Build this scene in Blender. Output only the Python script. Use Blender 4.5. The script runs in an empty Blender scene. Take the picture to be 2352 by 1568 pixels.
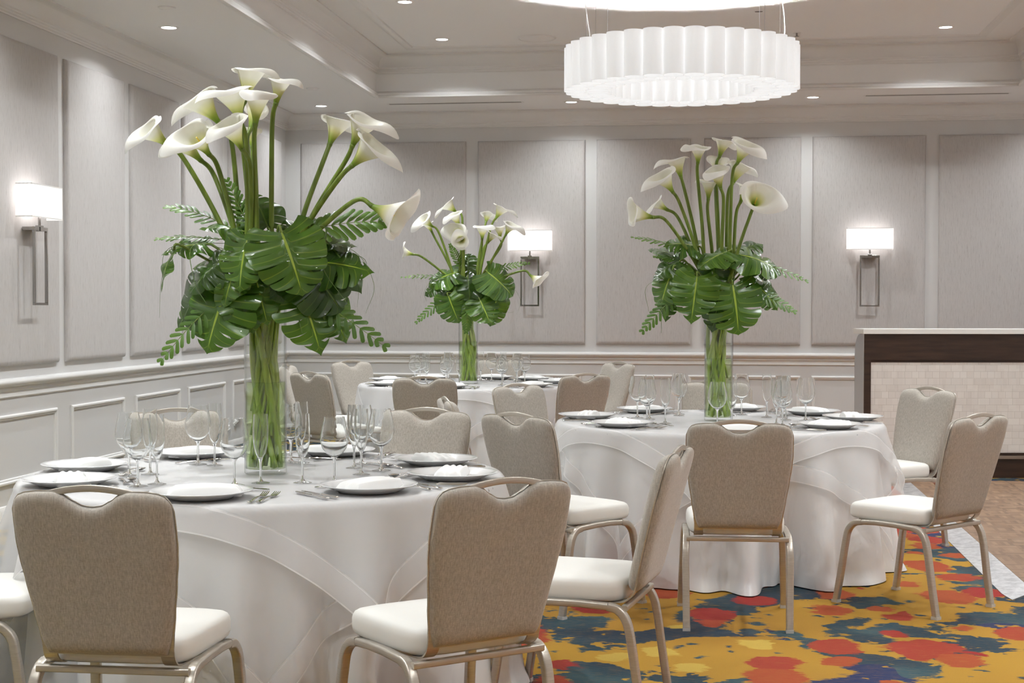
import bpy, bmesh, math, random
from mathutils import Vector, Matrix, noise
R = math.radians
scene = bpy.context.scene
col = scene.collection
rnd = random.Random(7)
DLP, LEDS, SCP, EXPO = 11.5, 3000.0, 0.5, 0.93

# ---------------------------------------------------------------- helpers
def link(o, parent=None):
    col.objects.link(o)
    if parent is not None:
        o.parent = parent
    return o

def tag(o, label=None, cat=None, group=None, kind=None):
    if label: o['label'] = label
    if cat: o['category'] = cat
    if group: o['group'] = group
    if kind: o['kind'] = kind
    return o

def empty(name, loc=(0, 0, 0), rz=0.0):
    o = bpy.data.objects.new(name, None)
    o.empty_display_size = 0.1
    o.location = loc
    o.rotation_euler = (0, 0, rz)
    return link(o)

class MB:
    """collects vertices and faces for one mesh"""
    def __init__(s):
        s.v = []; s.f = []; s.a = {}
    def add(s, vs, fs, **attrs):
        n = len(s.v)
        s.v += [tuple(p) for p in vs]
        s.f += [tuple(i + n for i in q) for q in fs]
        for k, arr in attrs.items():
            lst = s.a.setdefault(k, [])
            lst += [0.0] * (n - len(lst))
            lst += list(arr)
        return n
    def box(s, x0, x1, y0, y1, z0, z1):
        vs = [(x, y, z) for z in (z0, z1) for y in (y0, y1) for x in (x0, x1)]
        s.add(vs, [(0, 2, 3, 1), (4, 5, 7, 6), (0, 1, 5, 4), (2, 6, 7, 3), (0, 4, 6, 2), (1, 3, 7, 5)])
        return s
    def sweep(s, path, section, up=(0, 0, 1), closed=False, cap=True, scale=None, g=None):
        P = [Vector(p) for p in path]; n = len(P); m = len(section)
        vs = []; up = Vector(up); prev = None
        for i, p in enumerate(P):
            if closed:
                t = P[(i + 1) % n] - P[i - 1]
            else:
                t = P[min(i + 1, n - 1)] - P[max(i - 1, 0)]
            t.normalize()
            if prev is None:
                a = t.cross(up)
                if a.length < 1e-4: a = t.cross(Vector((1, 0, 0)))
            else:
                a = prev - t * prev.dot(t)
            a.normalize(); prev = a
            b = a.cross(t)
            k = scale[i] if scale else 1.0
            for (x, y) in section:
                vs.append(p + a * x * k + b * y * k)
        fs = []
        rng = n if closed else n - 1
        for i in range(rng):
            for j in range(m):
                j2 = (j + 1) % m; i2 = (i + 1) % n
                fs.append((i * m + j, i * m + j2, i2 * m + j2, i2 * m + j))
        if cap and not closed:
            fs.append(tuple(range(m))[::-1]); fs.append(tuple((n - 1) * m + j for j in range(m)))
        if g: s.add(vs, fs, g=[g[i] for i in range(n) for _ in range(m)])
        else: s.add(vs, fs)
        return s
    def lathe(s, prof, n=32, cx=0, cy=0, cap0=False, cap1=False):
        vs = []
        for (r, z) in prof:
            for k in range(n):
                a = 2 * math.pi * k / n
                vs.append((cx + r * math.cos(a), cy + r * math.sin(a), z))
        fs = []
        for i in range(len(prof) - 1):
            for k in range(n):
                k2 = (k + 1) % n
                fs.append((i * n + k, i * n + k2, (i + 1) * n + k2, (i + 1) * n + k))
        if cap0: fs.append(tuple(range(n))[::-1])
        if cap1: fs.append(tuple((len(prof) - 1) * n + k for k in range(n)))
        s.add(vs, fs)
        return s
    def grid(s, nu, nv, fn, wrap=False, **attr):
        vs = []; at = {k: [] for k in attr}
        for j in range(nv):
            for i in range(nu):
                u = i / (nu if wrap else nu - 1); v = j / (nv - 1)
                vs.append(fn(u, v))
                for k in attr: at[k].append(attr[k](u, v))
        fs = []
        for j in range(nv - 1):
            for i in range(nu if wrap else nu - 1):
                i2 = (i + 1) % nu
                fs.append((j * nu + i, j * nu + i2, (j + 1) * nu + i2, (j + 1) * nu + i))
        s.add(vs, fs, **at)
        return s
    def mesh(s, name, mat, smooth=True, auto=None):
        me = bpy.data.meshes.new(name)
        me.from_pydata(s.v, [], s.f)
        for k, lst in s.a.items():
            lst += [0.0] * (len(s.v) - len(lst))
            at = me.attributes.new(k, 'FLOAT', 'POINT')
            at.data.foreach_set('value', lst)
        me.materials.append(mat)
        if smooth:
            me.polygons.foreach_set('use_smooth', [True] * len(me.polygons))
            if auto:
                me.set_sharp_from_angle(angle=R(auto))
        me.update()
        return me
    def build(s, name, mat, parent=None, smooth=True, auto=35, recalc=True):
        me = s.mesh(name, mat, smooth, None)
        if recalc:
            bm = bmesh.new(); bm.from_mesh(me)
            bmesh.ops.recalc_face_normals(bm, faces=bm.faces)
            bm.to_mesh(me); bm.free()
        if smooth and auto: me.set_sharp_from_angle(angle=R(auto))
        o = bpy.data.objects.new(name, me)
        return link(o, parent)

def bevel(o, w=0.003, seg=2):
    m = o.modifiers.new('bevel', 'BEVEL'); m.width = w; m.segments = seg; m.limit_method = 'ANGLE'; m.angle_limit = R(40)
    return o

def struct(name, mb, mat, smooth=False, label=None):
    o = mb.build(name, mat, smooth=smooth)
    o['kind'] = 'structure'
    if label: o['label'] = label
    return o

def copy_tree(o, parent=None, first=True):
    c = o.copy(); col.objects.link(c)
    if parent is not None:
        c.parent = parent
    for ch in list(o.children):
        copy_tree(ch, c, False)
    return c

def rect(w, h, r=0.0, n=3):
    if r <= 0: return [(-w/2, -h/2), (w/2, -h/2), (w/2, h/2), (-w/2, h/2)]
    pts = []
    for (cx, cy, a0) in ((w/2-r, -h/2+r, -90), (w/2-r, h/2-r, 0), (-w/2+r, h/2-r, 90), (-w/2+r, -h/2+r, 180)):
        for k in range(n + 1):
            a = R(a0 + 90 * k / n); pts.append((cx + r * math.cos(a), cy + r * math.sin(a)))
    return pts

def circ(r, n=10, ry=None):
    ry = ry or r
    return [(r * math.cos(2 * math.pi * k / n), ry * math.sin(2 * math.pi * k / n)) for k in range(n)]

def spline(pts, n=8):
    P = [Vector(p) for p in pts]; P = [P[0] * 2 - P[1]] + P + [P[-1] * 2 - P[-2]]
    out = []
    for i in range(1, len(P) - 2):
        for k in range(n):
            t = k / n
            out.append(0.5 * ((2 * P[i]) + (P[i+1] - P[i-1]) * t + (2*P[i-1] - 5*P[i] + 4*P[i+1] - P[i+2]) * t*t + (-P[i-1] + 3*P[i] - 3*P[i+1] + P[i+2]) * t**3))
    out.append(P[-2].copy())
    return out

def lerp(a, b, t): return a + (b - a) * t
def interp(tab, x):
    if x <= tab[0][0]: return tab[0][1]
    for (x0, y0), (x1, y1) in zip(tab, tab[1:]):
        if x <= x1: 
            t = (x - x0) / (x1 - x0); t = t * t * (3 - 2 * t) * .5 + t * .5
            return y0 + (y1 - y0) * t
    return tab[-1][1]

# ---------------------------------------------------------------- materials
class NT:
    def __init__(s, name):
        s.m = bpy.data.materials.new(name); s.m.use_nodes = True
        s.t = s.m.node_tree; s.t.nodes.clear()
        s.out = s.n('ShaderNodeOutputMaterial')
    def n(s, typ, **kw):
        nd = s.t.nodes.new(typ)
        for k, v in kw.items():
            if k.startswith('i_'):
                key = k[2:].replace('_', ' ')
                nd.inputs[key].default_value = v
            else: setattr(nd, k, v)
        return nd
    def l(s, a, b): s.t.links.new(a, b); return b
    def bsdf(s, color=(.8, .8, .8), rough=.5, metal=0.0, **kw):
        b = s.n('ShaderNodeBsdfPrincipled')
        b.inputs['Base Color'].default_value = (*color, 1)
        b.inputs['Roughness'].default_value = rough
        b.inputs['Metallic'].default_value = metal
        for k, v in kw.items(): b.inputs[k.replace('_', ' ')].default_value = v
        s.b = b
        s.l(b.outputs[0], s.out.inputs['Surface'])
        return b
    def coord(s, kind='Object', scale=(1, 1, 1)):
        c = s.n('ShaderNodeTexCoord'); mp = s.n('ShaderNodeMapping')
        mp.inputs['Scale'].default_value = scale
        s.l(c.outputs[kind], mp.inputs['Vector'])
        return mp.outputs[0]
    def noise(s, vec, scale=5, detail=3, rough=.5, dist=0):
        nd = s.n('ShaderNodeTexNoise'); nd.inputs['Scale'].default_value = scale
        nd.inputs['Detail'].default_value = detail; nd.inputs['Roughness'].default_value = rough
        nd.inputs['Distortion'].default_value = dist
        if vec is not None: s.l(vec, nd.inputs['Vector'])
        return nd
    def ramp(s, fac, stops, interp='LINEAR'):
        r = s.n('ShaderNodeValToRGB'); cr = r.color_ramp; cr.interpolation = interp
        while len(cr.elements) > 1: cr.elements.remove(cr.elements[-1])
        for i, (p, c) in enumerate(stops):
            c = c if len(c) == 4 else (*c, 1)
            if i == 0: cr.elements[0].position = p; cr.elements[0].color = c
            else:
                e = cr.elements.new(p); e.color = c
        s.l(fac, r.inputs[0])
        return r.outputs[0]
    def mix(s, fac, a, b, mode='MIX'):
        m = s.n('ShaderNodeMix'); m.data_type = 'RGBA'; m.blend_type = mode
        for sock, v in ((m.inputs['Factor'], fac), (m.inputs['A'], a), (m.inputs['B'], b)):
            if isinstance(v, (int, float)): sock.default_value = v
            elif isinstance(v, tuple): sock.default_value = (*v, 1)
            else: s.l(v, sock)
        # colour sockets have the index 6, 7
        m2 = m
        return m2
    def cmix(s, fac, a, b, mode='MIX'):
        m = s.n('ShaderNodeMix'); m.data_type = 'RGBA'; m.blend_type = mode
        for sock, v in ((m.inputs[0], fac), (m.inputs[6], a), (m.inputs[7], b)):
            if isinstance(v, (int, float)): sock.default_value = v
            elif isinstance(v, tuple): sock.default_value = (*v, 1)
            else: s.l(v, sock)
        return m.outputs[2]
    def math(s, op, a, b=None, c=None, clamp=False):
        m = s.n('ShaderNodeMath'); m.operation = op; m.use_clamp = clamp
        for i, v in enumerate((a, b, c)):
            if v is None: continue
            if isinstance(v, (int, float)): m.inputs[i].default_value = v
            else: s.l(v, m.inputs[i])
        return m.outputs[0]
    def attr(s, name):
        a = s.n('ShaderNodeAttribute'); a.attribute_name = name
        return a.outputs['Fac']
    def bump(s, h, strength=.2, dist=.01):
        b = s.n('ShaderNodeBump'); b.inputs['Strength'].default_value = strength; b.inputs['Distance'].default_value = dist
        s.l(h, b.inputs['Height']); s.l(b.outputs[0], s.b.inputs['Normal'])
        return b

M = {}
def simple(name, color, rough=.5, metal=0.0, **kw):
    t = NT(name); t.bsdf(color, rough, metal, **kw); M[name] = t.m; return t

simple('wall_paint', (.68, .675, .67), .6)
simple('trim_paint', (.80, .795, .785), .42)
simple('ceiling_paint', (.87, .87, .87), .8)
simple('vent_dark', (.12, .11, .10), .6)
simple('chrome', (.40, .385, .37), .14, 1.0)
simple('steel', (.55, .55, .56), .3, 1.0)
simple('silver', (.72, .70, .67), .14, 1.0)
simple('porcelain', (.80, .80, .80), .12, Coat_Weight=.3)
simple('counter', (.80, .79, .76), .3)
simple('dark_rubber', (.03, .03, .03), .6)
simple('clear_cap', (.55, .53, .5), .25)
simple('white_cable', (.8, .8, .8), .5)

# brushed champagne frame
t = NT('champagne'); t.bsdf((.5, .46, .40), .32, .6)
n = t.noise(t.coord('Object', (3, 3, 60)), 8, 2); t.l(t.ramp(n.outputs[0], [(.3, (.50, .455, .395)), (.7, (.60, .555, .49))]), t.b.inputs['Base Color']); M['champagne'] = t.m

# upholstered wall panel cloth: fine vertical slubs
t = NT('panel_cloth'); t.bsdf((.5, .47, .44), .85, Sheen_Weight=.15)
v = t.coord('Generated', (1, 1, 1)); o = t.coord('Object', (90, 90, 7)); n1 = t.noise(o, 1.0, 3, .6)
o2 = t.coord('Object', (240, 240, 22)); n2 = t.noise(o2, 1.0, 2, .6)
h = t.math('ADD', t.math('MULTIPLY', n1.outputs[0], .5), t.math('MULTIPLY', n2.outputs[0], .5))
t.l(t.ramp(h, [(.30, (.40, .38, .37)), (.45, (.53, .51, .50)), (.65, (.575, .555, .545))]), t.b.inputs['Base Color'])
t.bump(h, .25, .004); M['panel_cloth'] = t.m

# chair fabric
t = NT('chair_fabric'); t.bsdf((.5, .45, .4), .85, Sheen_Weight=.25, Sheen_Roughness=.5)
o = t.coord('Object', (260, 260, 16)); n1 = t.noise(o, 1.0, 2, .6)
o2 = t.coord('Object', (90, 90, 500)); n2 = t.noise(o2, 1.0, 2, .6)
h = t.math('ADD', t.math('MULTIPLY', n1.outputs[0], .62), t.math('MULTIPLY', n2.outputs[0], .38))
t.l(t.ramp(h, [(.33, (.33, .295, .25)), (.5, (.42, .385, .335)), (.67, (.52, .48, .425))]), t.b.inputs['Base Color'])
t.bump(h, .35, .002); M['chair_fabric'] = t.m

t = NT('seat_vinyl'); t.bsdf((.83, .82, .78), .45)
n = t.noise(t.coord('Object'), 9, 3); t.bump(n.outputs[0], .12, .01); M['seat_vinyl'] = t.m

# satin under cloth
t = NT('satin'); t.bsdf((.76, .76, .765), .30, Sheen_Weight=.2)
n = t.noise(t.coord('Object', (1, 1, .6)), 7, 3, .5, .6); t.bump(n.outputs[0], .35, .02); M['satin'] = t.m

# organza: sheer body, double-layer hem with a stitched line
t = NT('organza')
tr = t.n('ShaderNodeBsdfTransparent'); tr.inputs[0].default_value = (1, 1, 1, 1)
df = t.n('ShaderNodeBsdfPrincipled'); df.inputs['Base Color'].default_value = (.88, .87, .865, 1); df.inputs['Roughness'].default_value = .4
df.inputs['Sheen Weight'].default_value = .4
tl = t.n('ShaderNodeBsdfTranslucent'); tl.inputs[0].default_value = (.85, .84, .83, 1)
ms = t.n('ShaderNodeMixShader'); ms.inputs[0].default_value = .4; t.l(df.outputs[0], ms.inputs[1]); t.l(tl.outputs[0], ms.inputs[2])
e = t.attr('edge')     # metres in from the outer hem
hem = t.math('LESS_THAN', e, .085)
line = t.math('LESS_THAN', t.math('ABSOLUTE', t.math('SUBTRACT', e, .085)), .0035)
rim = t.math('LESS_THAN', e, .005)
f = t.math('ADD', .34, t.math('ADD', t.math('MULTIPLY', hem, .34), t.math('MULTIPLY', t.math('MAXIMUM', line, rim), .35)), clamp=True)
mm = t.n('ShaderNodeMixShader'); t.l(f, mm.inputs[0]); t.l(tr.outputs[0], mm.inputs[1]); t.l(ms.outputs[0], mm.inputs[2]); t.l(mm.outputs[0], t.out.inputs['Surface'])
M['organza'] = t.m

t = NT('napkin_cloth'); t.bsdf((.88, .88, .87), .85)
w = t.n('ShaderNodeTexWave'); w.inputs['Scale'].default_value = 12; w.inputs['Distortion'].default_value = .6; w.bands_direction = 'Y'
t.l(t.coord('Object'), w.inputs['Vector']); t.bump(w.outputs[1], .5, .004); M['napkin_cloth'] = t.m

# thin clear glass (single-wall surfaces) and solid glass stems
def thin_glass(name, tint=(.97, .98, .98), edge=.55, rough=.02):
    t = NT(name)
    tr = t.n('ShaderNodeBsdfTransparent'); gl = t.n('ShaderNodeBsdfGlossy'); gl.inputs['Roughness'].default_value = rough
    gl.inputs['Color'].default_value = (.95, .96, .96, 1)
    lw = t.n('ShaderNodeLayerWeight'); lw.inputs['Blend'].default_value = .5
    fac = t.math('ADD', .05, t.math('MULTIPLY', t.math('POWER', lw.outputs['Facing'], 3.0), edge), clamp=True)
    dk = t.cmix(t.math('POWER', lw.outputs['Facing'], 4.0), tint, tuple(c * .55 for c in tint))
    t.l(dk, tr.inputs[0])
    mx = t.n('ShaderNodeMixShader'); t.l(fac, mx.inputs[0]); t.l(tr.outputs[0], mx.inputs[1]); t.l(gl.outputs[0], mx.inputs[2])
    t.l(mx.outputs[0], t.out.inputs['Surface']); M[name] = t.m
t = NT('stemware_glass'); gg = t.n('ShaderNodeBsdfGlass'); gg.inputs['IOR'].default_value = 1.48; gg.inputs['Roughness'].default_value = 0.0
gg.inputs['Color'].default_value = (.985, .99, .99, 1); t.l(gg.outputs[0], t.out.inputs['Surface']); M['stemware_glass'] = t.m
thin_glass('foot_glass', (.97, .975, .975), .7)
thin_glass('vase_glass', (.975, .985, .98), .5)
thin_glass('vase_water', (.86, .94, .68), .2)

# plants
t = NT('calla_spathe'); t.bsdf((.85, .84, .78), .45, Subsurface_Weight=0.0)
g = t.attr('g')
cc = t.ramp(g, [(0, (.16, .30, .03)), (.14, (.36, .46, .07)), (.30, (.70, .70, .32)), (.48, (.86, .85, .74)), (1, (.90, .89, .86))])
t.l(cc, t.b.inputs['Base Color'])
tl = t.n('ShaderNodeBsdfTranslucent'); t.l(cc, tl.inputs[0])
mx = t.n('ShaderNodeMixShader'); mx.inputs[0].default_value = .3; t.l(t.b.outputs[0], mx.inputs[1]); t.l(tl.outputs[0], mx.inputs[2]); t.l(mx.outputs[0], t.out.inputs['Surface'])
M['calla_spathe'] = t.m
simple('spadix_yellow', (.85, .62, .12), .6)
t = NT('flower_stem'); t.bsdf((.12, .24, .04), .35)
n = t.noise(t.coord('Object', (60, 60, 6)), 1, 2); gg_ = t.ramp(t.attr('g'), [(.35, (.5, .56, .5)), (.75, (1.15, 1.15, 1.15))]); t.l(t.cmix(1.0, t.ramp(n.outputs[0], [(.3, (.21, .31, .030)), (.7, (.42, .52, .09))]), gg_, 'MULTIPLY'), t.b.inputs['Base Color']); M['flower_stem'] = t.m  # g brightens stems towards the base, painting in their brightness in the water

def leaf_mat(name, dark, light, vein, rough=.28):
    t = NT(name); t.bsdf(dark, rough, Coat_Weight=.15)
    n = t.noise(t.coord('Object'), 6, 2)
    base = t.ramp(n.outputs[0], [(.35, dark), (.7, light)])
    s = t.math('ABSOLUTE', t.attr('sd')); k = t.attr('k')
    mid = t.math('LESS_THAN', s, .030)
    side = t.math('LESS_THAN', t.math('ABSOLUTE', k), .035)
    base = t.cmix(t.math('MULTIPLY', side, .35), base, vein)
    base = t.cmix(mid, base, vein)
    t.l(base, t.b.inputs['Base Color'])
    tl = t.n('ShaderNodeBsdfTranslucent'); t.l(t.cmix(.5, base, (.25, .5, .05)), tl.inputs[0])
    mx = t.n('ShaderNodeMixShader'); mx.inputs[0].default_value = .15; t.l(t.b.outputs[0], mx.inputs[1]); t.l(tl.outputs[0], mx.inputs[2]); t.l(mx.outputs[0], t.out.inputs['Surface'])
    wv = t.math('COSINE', t.math('MULTIPLY', k, 6.283)); t.bump(wv, .25, .006)
    M[name] = t.m
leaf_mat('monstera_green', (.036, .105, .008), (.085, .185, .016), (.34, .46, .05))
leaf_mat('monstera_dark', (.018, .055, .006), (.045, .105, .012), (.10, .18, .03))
leaf_mat('palm_green', (.055, .135, .012), (.11, .22, .022), (.14, .26, .03), .4)

# carpet
t = NT('carpet'); t.bsdf((.5, .3, .05), .95, Sheen_Weight=.0)
v = t.coord('Object')
dn = t.noise(v, 5.5, 3, .6); dv = t.n('ShaderNodeVectorMath'); dv.operation = 'SCALE'; dv.inputs[3].default_value = .17
sub = t.n('ShaderNodeVectorMath'); sub.operation = 'SUBTRACT'; sub.inputs[1].default_value = (.5, .5, .5)
t.l(dn.outputs['Color'], sub.inputs[0]); t.l(sub.outputs[0], dv.inputs[0])
ad = t.n('ShaderNodeVectorMath'); ad.operation = 'ADD'; t.l(v, ad.inputs[0]); t.l(dv.outputs[0], ad.inputs[1]); wv = ad.outputs[0]
jn = t.noise(t.coord('Object', (5, 120, 1)), 1, 2, .6); jc = t.n('ShaderNodeCombineXYZ'); t.l(t.math('MULTIPLY', t.math('SUBTRACT', jn.outputs[0], .5), .10), jc.inputs[0])
ja = t.n('ShaderNodeVectorMath'); ja.operation = 'ADD'; t.l(wv, ja.inputs[0]); t.l(jc.outputs[0], ja.inputs[1]); wv = ja.outputs[0]
fl = t.n('ShaderNodeVectorMath'); fl.operation = 'MULTIPLY'; fl.inputs[1].default_value = (1, .8, 0); t.l(wv, fl.inputs[0]); wv2 = fl.outputs[0]
def vor(scale, feat='F1', rand=.75):
    n = t.n('ShaderNodeTexVoronoi'); n.feature = feat; n.inputs['Scale'].default_value = scale; n.inputs['Randomness'].default_value = rand
    t.l(wv2, n.inputs['Vector']); return n
big = t.noise(v, .55, 2, .5); med = t.noise(wv, 2.1, 3, .55, .4)
V = vor(3.7, rand=.85); S = vor(13, rand=1)
sx = t.n('ShaderNodeSeparateXYZ'); t.l(v, sx.inputs[0])
lr = t.n('ShaderNodeMapRange'); lr.inputs[1].default_value = 3.2; lr.inputs[2].default_value = 2.2; t.l(sx.outputs[0], lr.inputs[0]); left = lr.outputs[0]
sepc = t.n('ShaderNodeSeparateColor'); t.l(V.outputs['Color'], sepc.inputs[0])
lx = t.n('ShaderNodeMapRange'); lx.inputs[1].default_value = 5.1; lx.inputs[2].default_value = 4.3; t.l(sx.outputs[0], lx.inputs[0])
ly = t.n('ShaderNodeMapRange'); ly.inputs[1].default_value = -8.2; ly.inputs[2].default_value = -9.0; t.l(sx.outputs[1], ly.inputs[0])
near = t.math('MULTIPLY', lx.outputs[0], ly.outputs[0]); yl = t.math('MAXIMUM', near, left)
rad = t.math('ADD', .27, t.math('MULTIPLY', sepc.outputs[0], .33))
blob = t.math('LESS_THAN', V.outputs['Distance'], rad)
teal = t.math('GREATER_THAN', t.math('ADD', med.outputs[0], t.math('MULTIPLY', left, .3)), .513)
seps = t.n('ShaderNodeSeparateColor'); t.l(S.outputs['Color'], seps.inputs[0])
dots = t.math('MULTIPLY', t.math('LESS_THAN', S.outputs['Distance'], .24), t.math('GREATER_THAN', seps.outputs[1], .55))
tn = t.noise(v, 2.2, 2)
tealc = t.ramp(tn.outputs[0], [(.35, (.010, .03, .06)), (.55, (.018, .06, .085)), (.72, (.05, .12, .14))])
ochre = t.ramp(big.outputs[0], [(.35, (.44, .225, .020)), (.6, (.54, .30, .026))])
nb = t.noise(v, 1.3, 1); tealc = t.cmix(t.math('GREATER_THAN', nb.outputs[0], .64), tealc, (.014, .03, .11))
base = t.cmix(teal, ochre, tealc)
base = t.cmix(dots, base, t.cmix(teal, tealc, ochre))
yel = t.math('GREATER_THAN', t.math('ADD', sepc.outputs[2], t.math('ADD', t.math('MULTIPLY', near, .55), left)), .975)
blobc = t.ramp(t.math('ADD', t.math('MULTIPLY', sepc.outputs[1], .5), t.math('MULTIPLY', big.outputs[0], .7)), [(.45, (.37, .020, .018)), (.66, (.43, .075, .018))])
blobc = t.cmix(yel, blobc, (.62, .42, .07))
base = t.cmix(blob, base, blobc)
st = t.noise(t.coord('Object', (14, 260, 1)), 1, 2, .6); fine = t.noise(t.coord('Object', (500, 500, 1)), 1, 1)
base = t.cmix(t.math('MULTIPLY', t.math('GREATER_THAN', st.outputs[0], .58), .45), base, t.cmix(.5, base, (.50, .26, .04)))
base = t.cmix(1.0, base, t.ramp(fine.outputs[0], [(.3, (.72, .72, .72)), (.7, (1.1, 1.1, 1.1))]), 'MULTIPLY')
t.l(base, t.b.inputs['Base Color'])
t.bump(t.math('ADD', st.outputs[0], fine.outputs[0]), .6, .006); M['carpet'] = t.m

# parquet
t = NT('parquet'); t.bsdf((.3, .18, .1), .38)
v = t.coord('Object')
ck = t.n('ShaderNodeTexChecker'); ck.inputs['Scale'].default_value = 1 / .115; t.l(v, ck.inputs['Vector'])
sx = t.n('ShaderNodeSeparateXYZ'); t.l(v, sx.inputs[0])
def strips(sock):
    return t.math('FLOOR', t.math('MULTIPLY', sock, 5 / .115))
sel = t.cmix(ck.outputs[1], (0, 0, 0), (1, 1, 1))
idx = t.n('ShaderNodeCombineXYZ')
bx = t.math('FLOOR', t.math('DIVIDE', sx.outputs[0], .115)); by = t.math('FLOOR', t.math('DIVIDE', sx.outputs[1], .115))
sidx = t.n('ShaderNodeMix'); sidx.data_type = 'FLOAT'; t.l(ck.outputs[1], sidx.inputs[0]); t.l(strips(sx.outputs[0]), sidx.inputs[2]); t.l(strips(sx.outputs[1]), sidx.inputs[3])
t.l(bx, idx.inputs[0]); t.l(by, idx.inputs[1]); t.l(sidx.outputs[0], idx.inputs[2])
wn = t.n('ShaderNodeTexWhiteNoise'); t.l(idx.outputs[0], wn.inputs[0])
pc = t.ramp(wn.outputs[0], [(0, (.15, .085, .048)), (.5, (.235, .14, .082)), (1, (.31, .195, .12))])
def seam(sock, w):
    return t.math('LESS_THAN', t.math('FRACT', t.math('DIVIDE', sock, .92)), w)
sm = t.math('MAXIMUM', seam(sx.outputs[0], .006), seam(sx.outputs[1], .006))
t.l(t.cmix(sm, pc, (.08, .05, .03)), t.b.inputs['Base Color']); M['parquet'] = t.m

t = NT('aluminium'); t.bsdf((.62, .62, .63), .42, .85)
n = t.noise(t.coord('Object', (8, 8, 8)), 2, 5, .7); t.l(t.ramp(n.outputs[0], [(.35, (.45, .45, .46)), (.65, (.72, .72, .73))]), t.b.inputs['Base Color'])
n2 = t.noise(t.coord('Object', (300, 6, 1)), 1, 1); t.bump(n2.outputs[0], .2, .003); M['aluminium'] = t.m

# bar
t = NT('dark_veneer'); t.bsdf((.03, .016, .01), .35)
n = t.noise(t.coord('Object', (3, 40, 30)), 1, 3); t.l(t.ramp(n.outputs[0], [(.3, (.022, .011, .007)), (.7, (.055, .028, .018))]), t.b.inputs['Base Color']); M['dark_veneer'] = t.m
t = NT('mosaic'); t.bsdf((.75, .70, .64), .5)
v = t.coord('Object', (1, 1, 1)); sw = t.n('ShaderNodeSeparateXYZ'); t.l(v, sw.inputs[0]); cb = t.n('ShaderNodeCombineXYZ'); t.l(sw.outputs[0], cb.inputs[0]); t.l(sw.outputs[2], cb.inputs[1])
def brick(w, h, off):
    b = t.n('ShaderNodeTexBrick'); b.inputs['Scale'].default_value = 1; b.inputs['Brick Width'].default_value = w; b.inputs['Row Height'].default_value = h
    b.inputs['Mortar Size'].default_value = .0014; b.offset = off; b.squash = .6; b.squash_frequency = 3
    b.inputs['Color1'].default_value = (.68, .64, .60, 1); b.inputs['Color2'].default_value = (.80, .77, .73, 1); b.inputs['Mortar'].default_value = (.46, .42, .38, 1)
    t.l(cb.outputs[0], b.inputs['Vector']); return b
b1 = brick(.095, .055, .37); b2 = brick(.06, .082, .6)
b2.inputs['Mortar'].default_value = (.80, .75, .69, 1)
t.l(t.cmix(.4, b1.outputs[0], b2.outputs[0]), t.b.inputs['Base Color'])
t.bump(t.math('ADD', b1.outputs[1], b2.outputs[1]), -.4, .004)
M['mosaic'] = t.m

# lamps
def emit(name, color, strength, body=(.9, .9, .9)):
    t = NT(name); t.bsdf(body, .5)
    t.b.inputs['Emission Color'].default_value = (*color, 1); t.b.inputs['Emission Strength'].default_value = strength
    M[name] = t.m
emit('lamp_glow', (1, .98, .96), 8.0)
emit('bulb_glow', (1, .96, .93), 2.5)
emit('led_glow', (1, .99, .98), LEDS)
t = NT('lamp_shade_cloth')
tl = t.n('ShaderNodeBsdfTranslucent'); tl.inputs[0].default_value = (.92, .90, .89, 1)
df = t.n('ShaderNodeBsdfPrincipled'); df.inputs['Base Color'].default_value = (.86, .84, .83, 1); df.inputs['Roughness'].default_value = .8
df.inputs['Emission Color'].default_value = (1, .97, .96, 1); df.inputs['Emission Strength'].default_value = .38
ms = t.n('ShaderNodeMixShader'); ms.inputs[0].default_value = .5; t.l(df.outputs[0], ms.inputs[1]); t.l(tl.outputs[0], ms.inputs[2]); t.l(ms.outputs[0], t.out.inputs['Surface']); M['lamp_shade_cloth'] = t.m
t = NT('chandelier_shade')
tl = t.n('ShaderNodeBsdfTranslucent'); tl.inputs[0].default_value = (.76, .76, .76, 1)
df = t.n('ShaderNodeBsdfPrincipled'); df.inputs['Base Color'].default_value = (.76, .76, .76, 1); df.inputs['Roughness'].default_value = .6
df.inputs['Emission Color'].default_value = (1, 1, 1, 1); df.inputs['Emission Strength'].default_value = .25
ms = t.n('ShaderNodeMixShader'); ms.inputs[0].default_value = .35; t.l(df.outputs[0], ms.inputs[1]); t.l(tl.outputs[0], ms.inputs[2]); t.l(ms.outputs[0], t.out.inputs['Surface']); M['chandelier_shade'] = t.m
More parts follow.
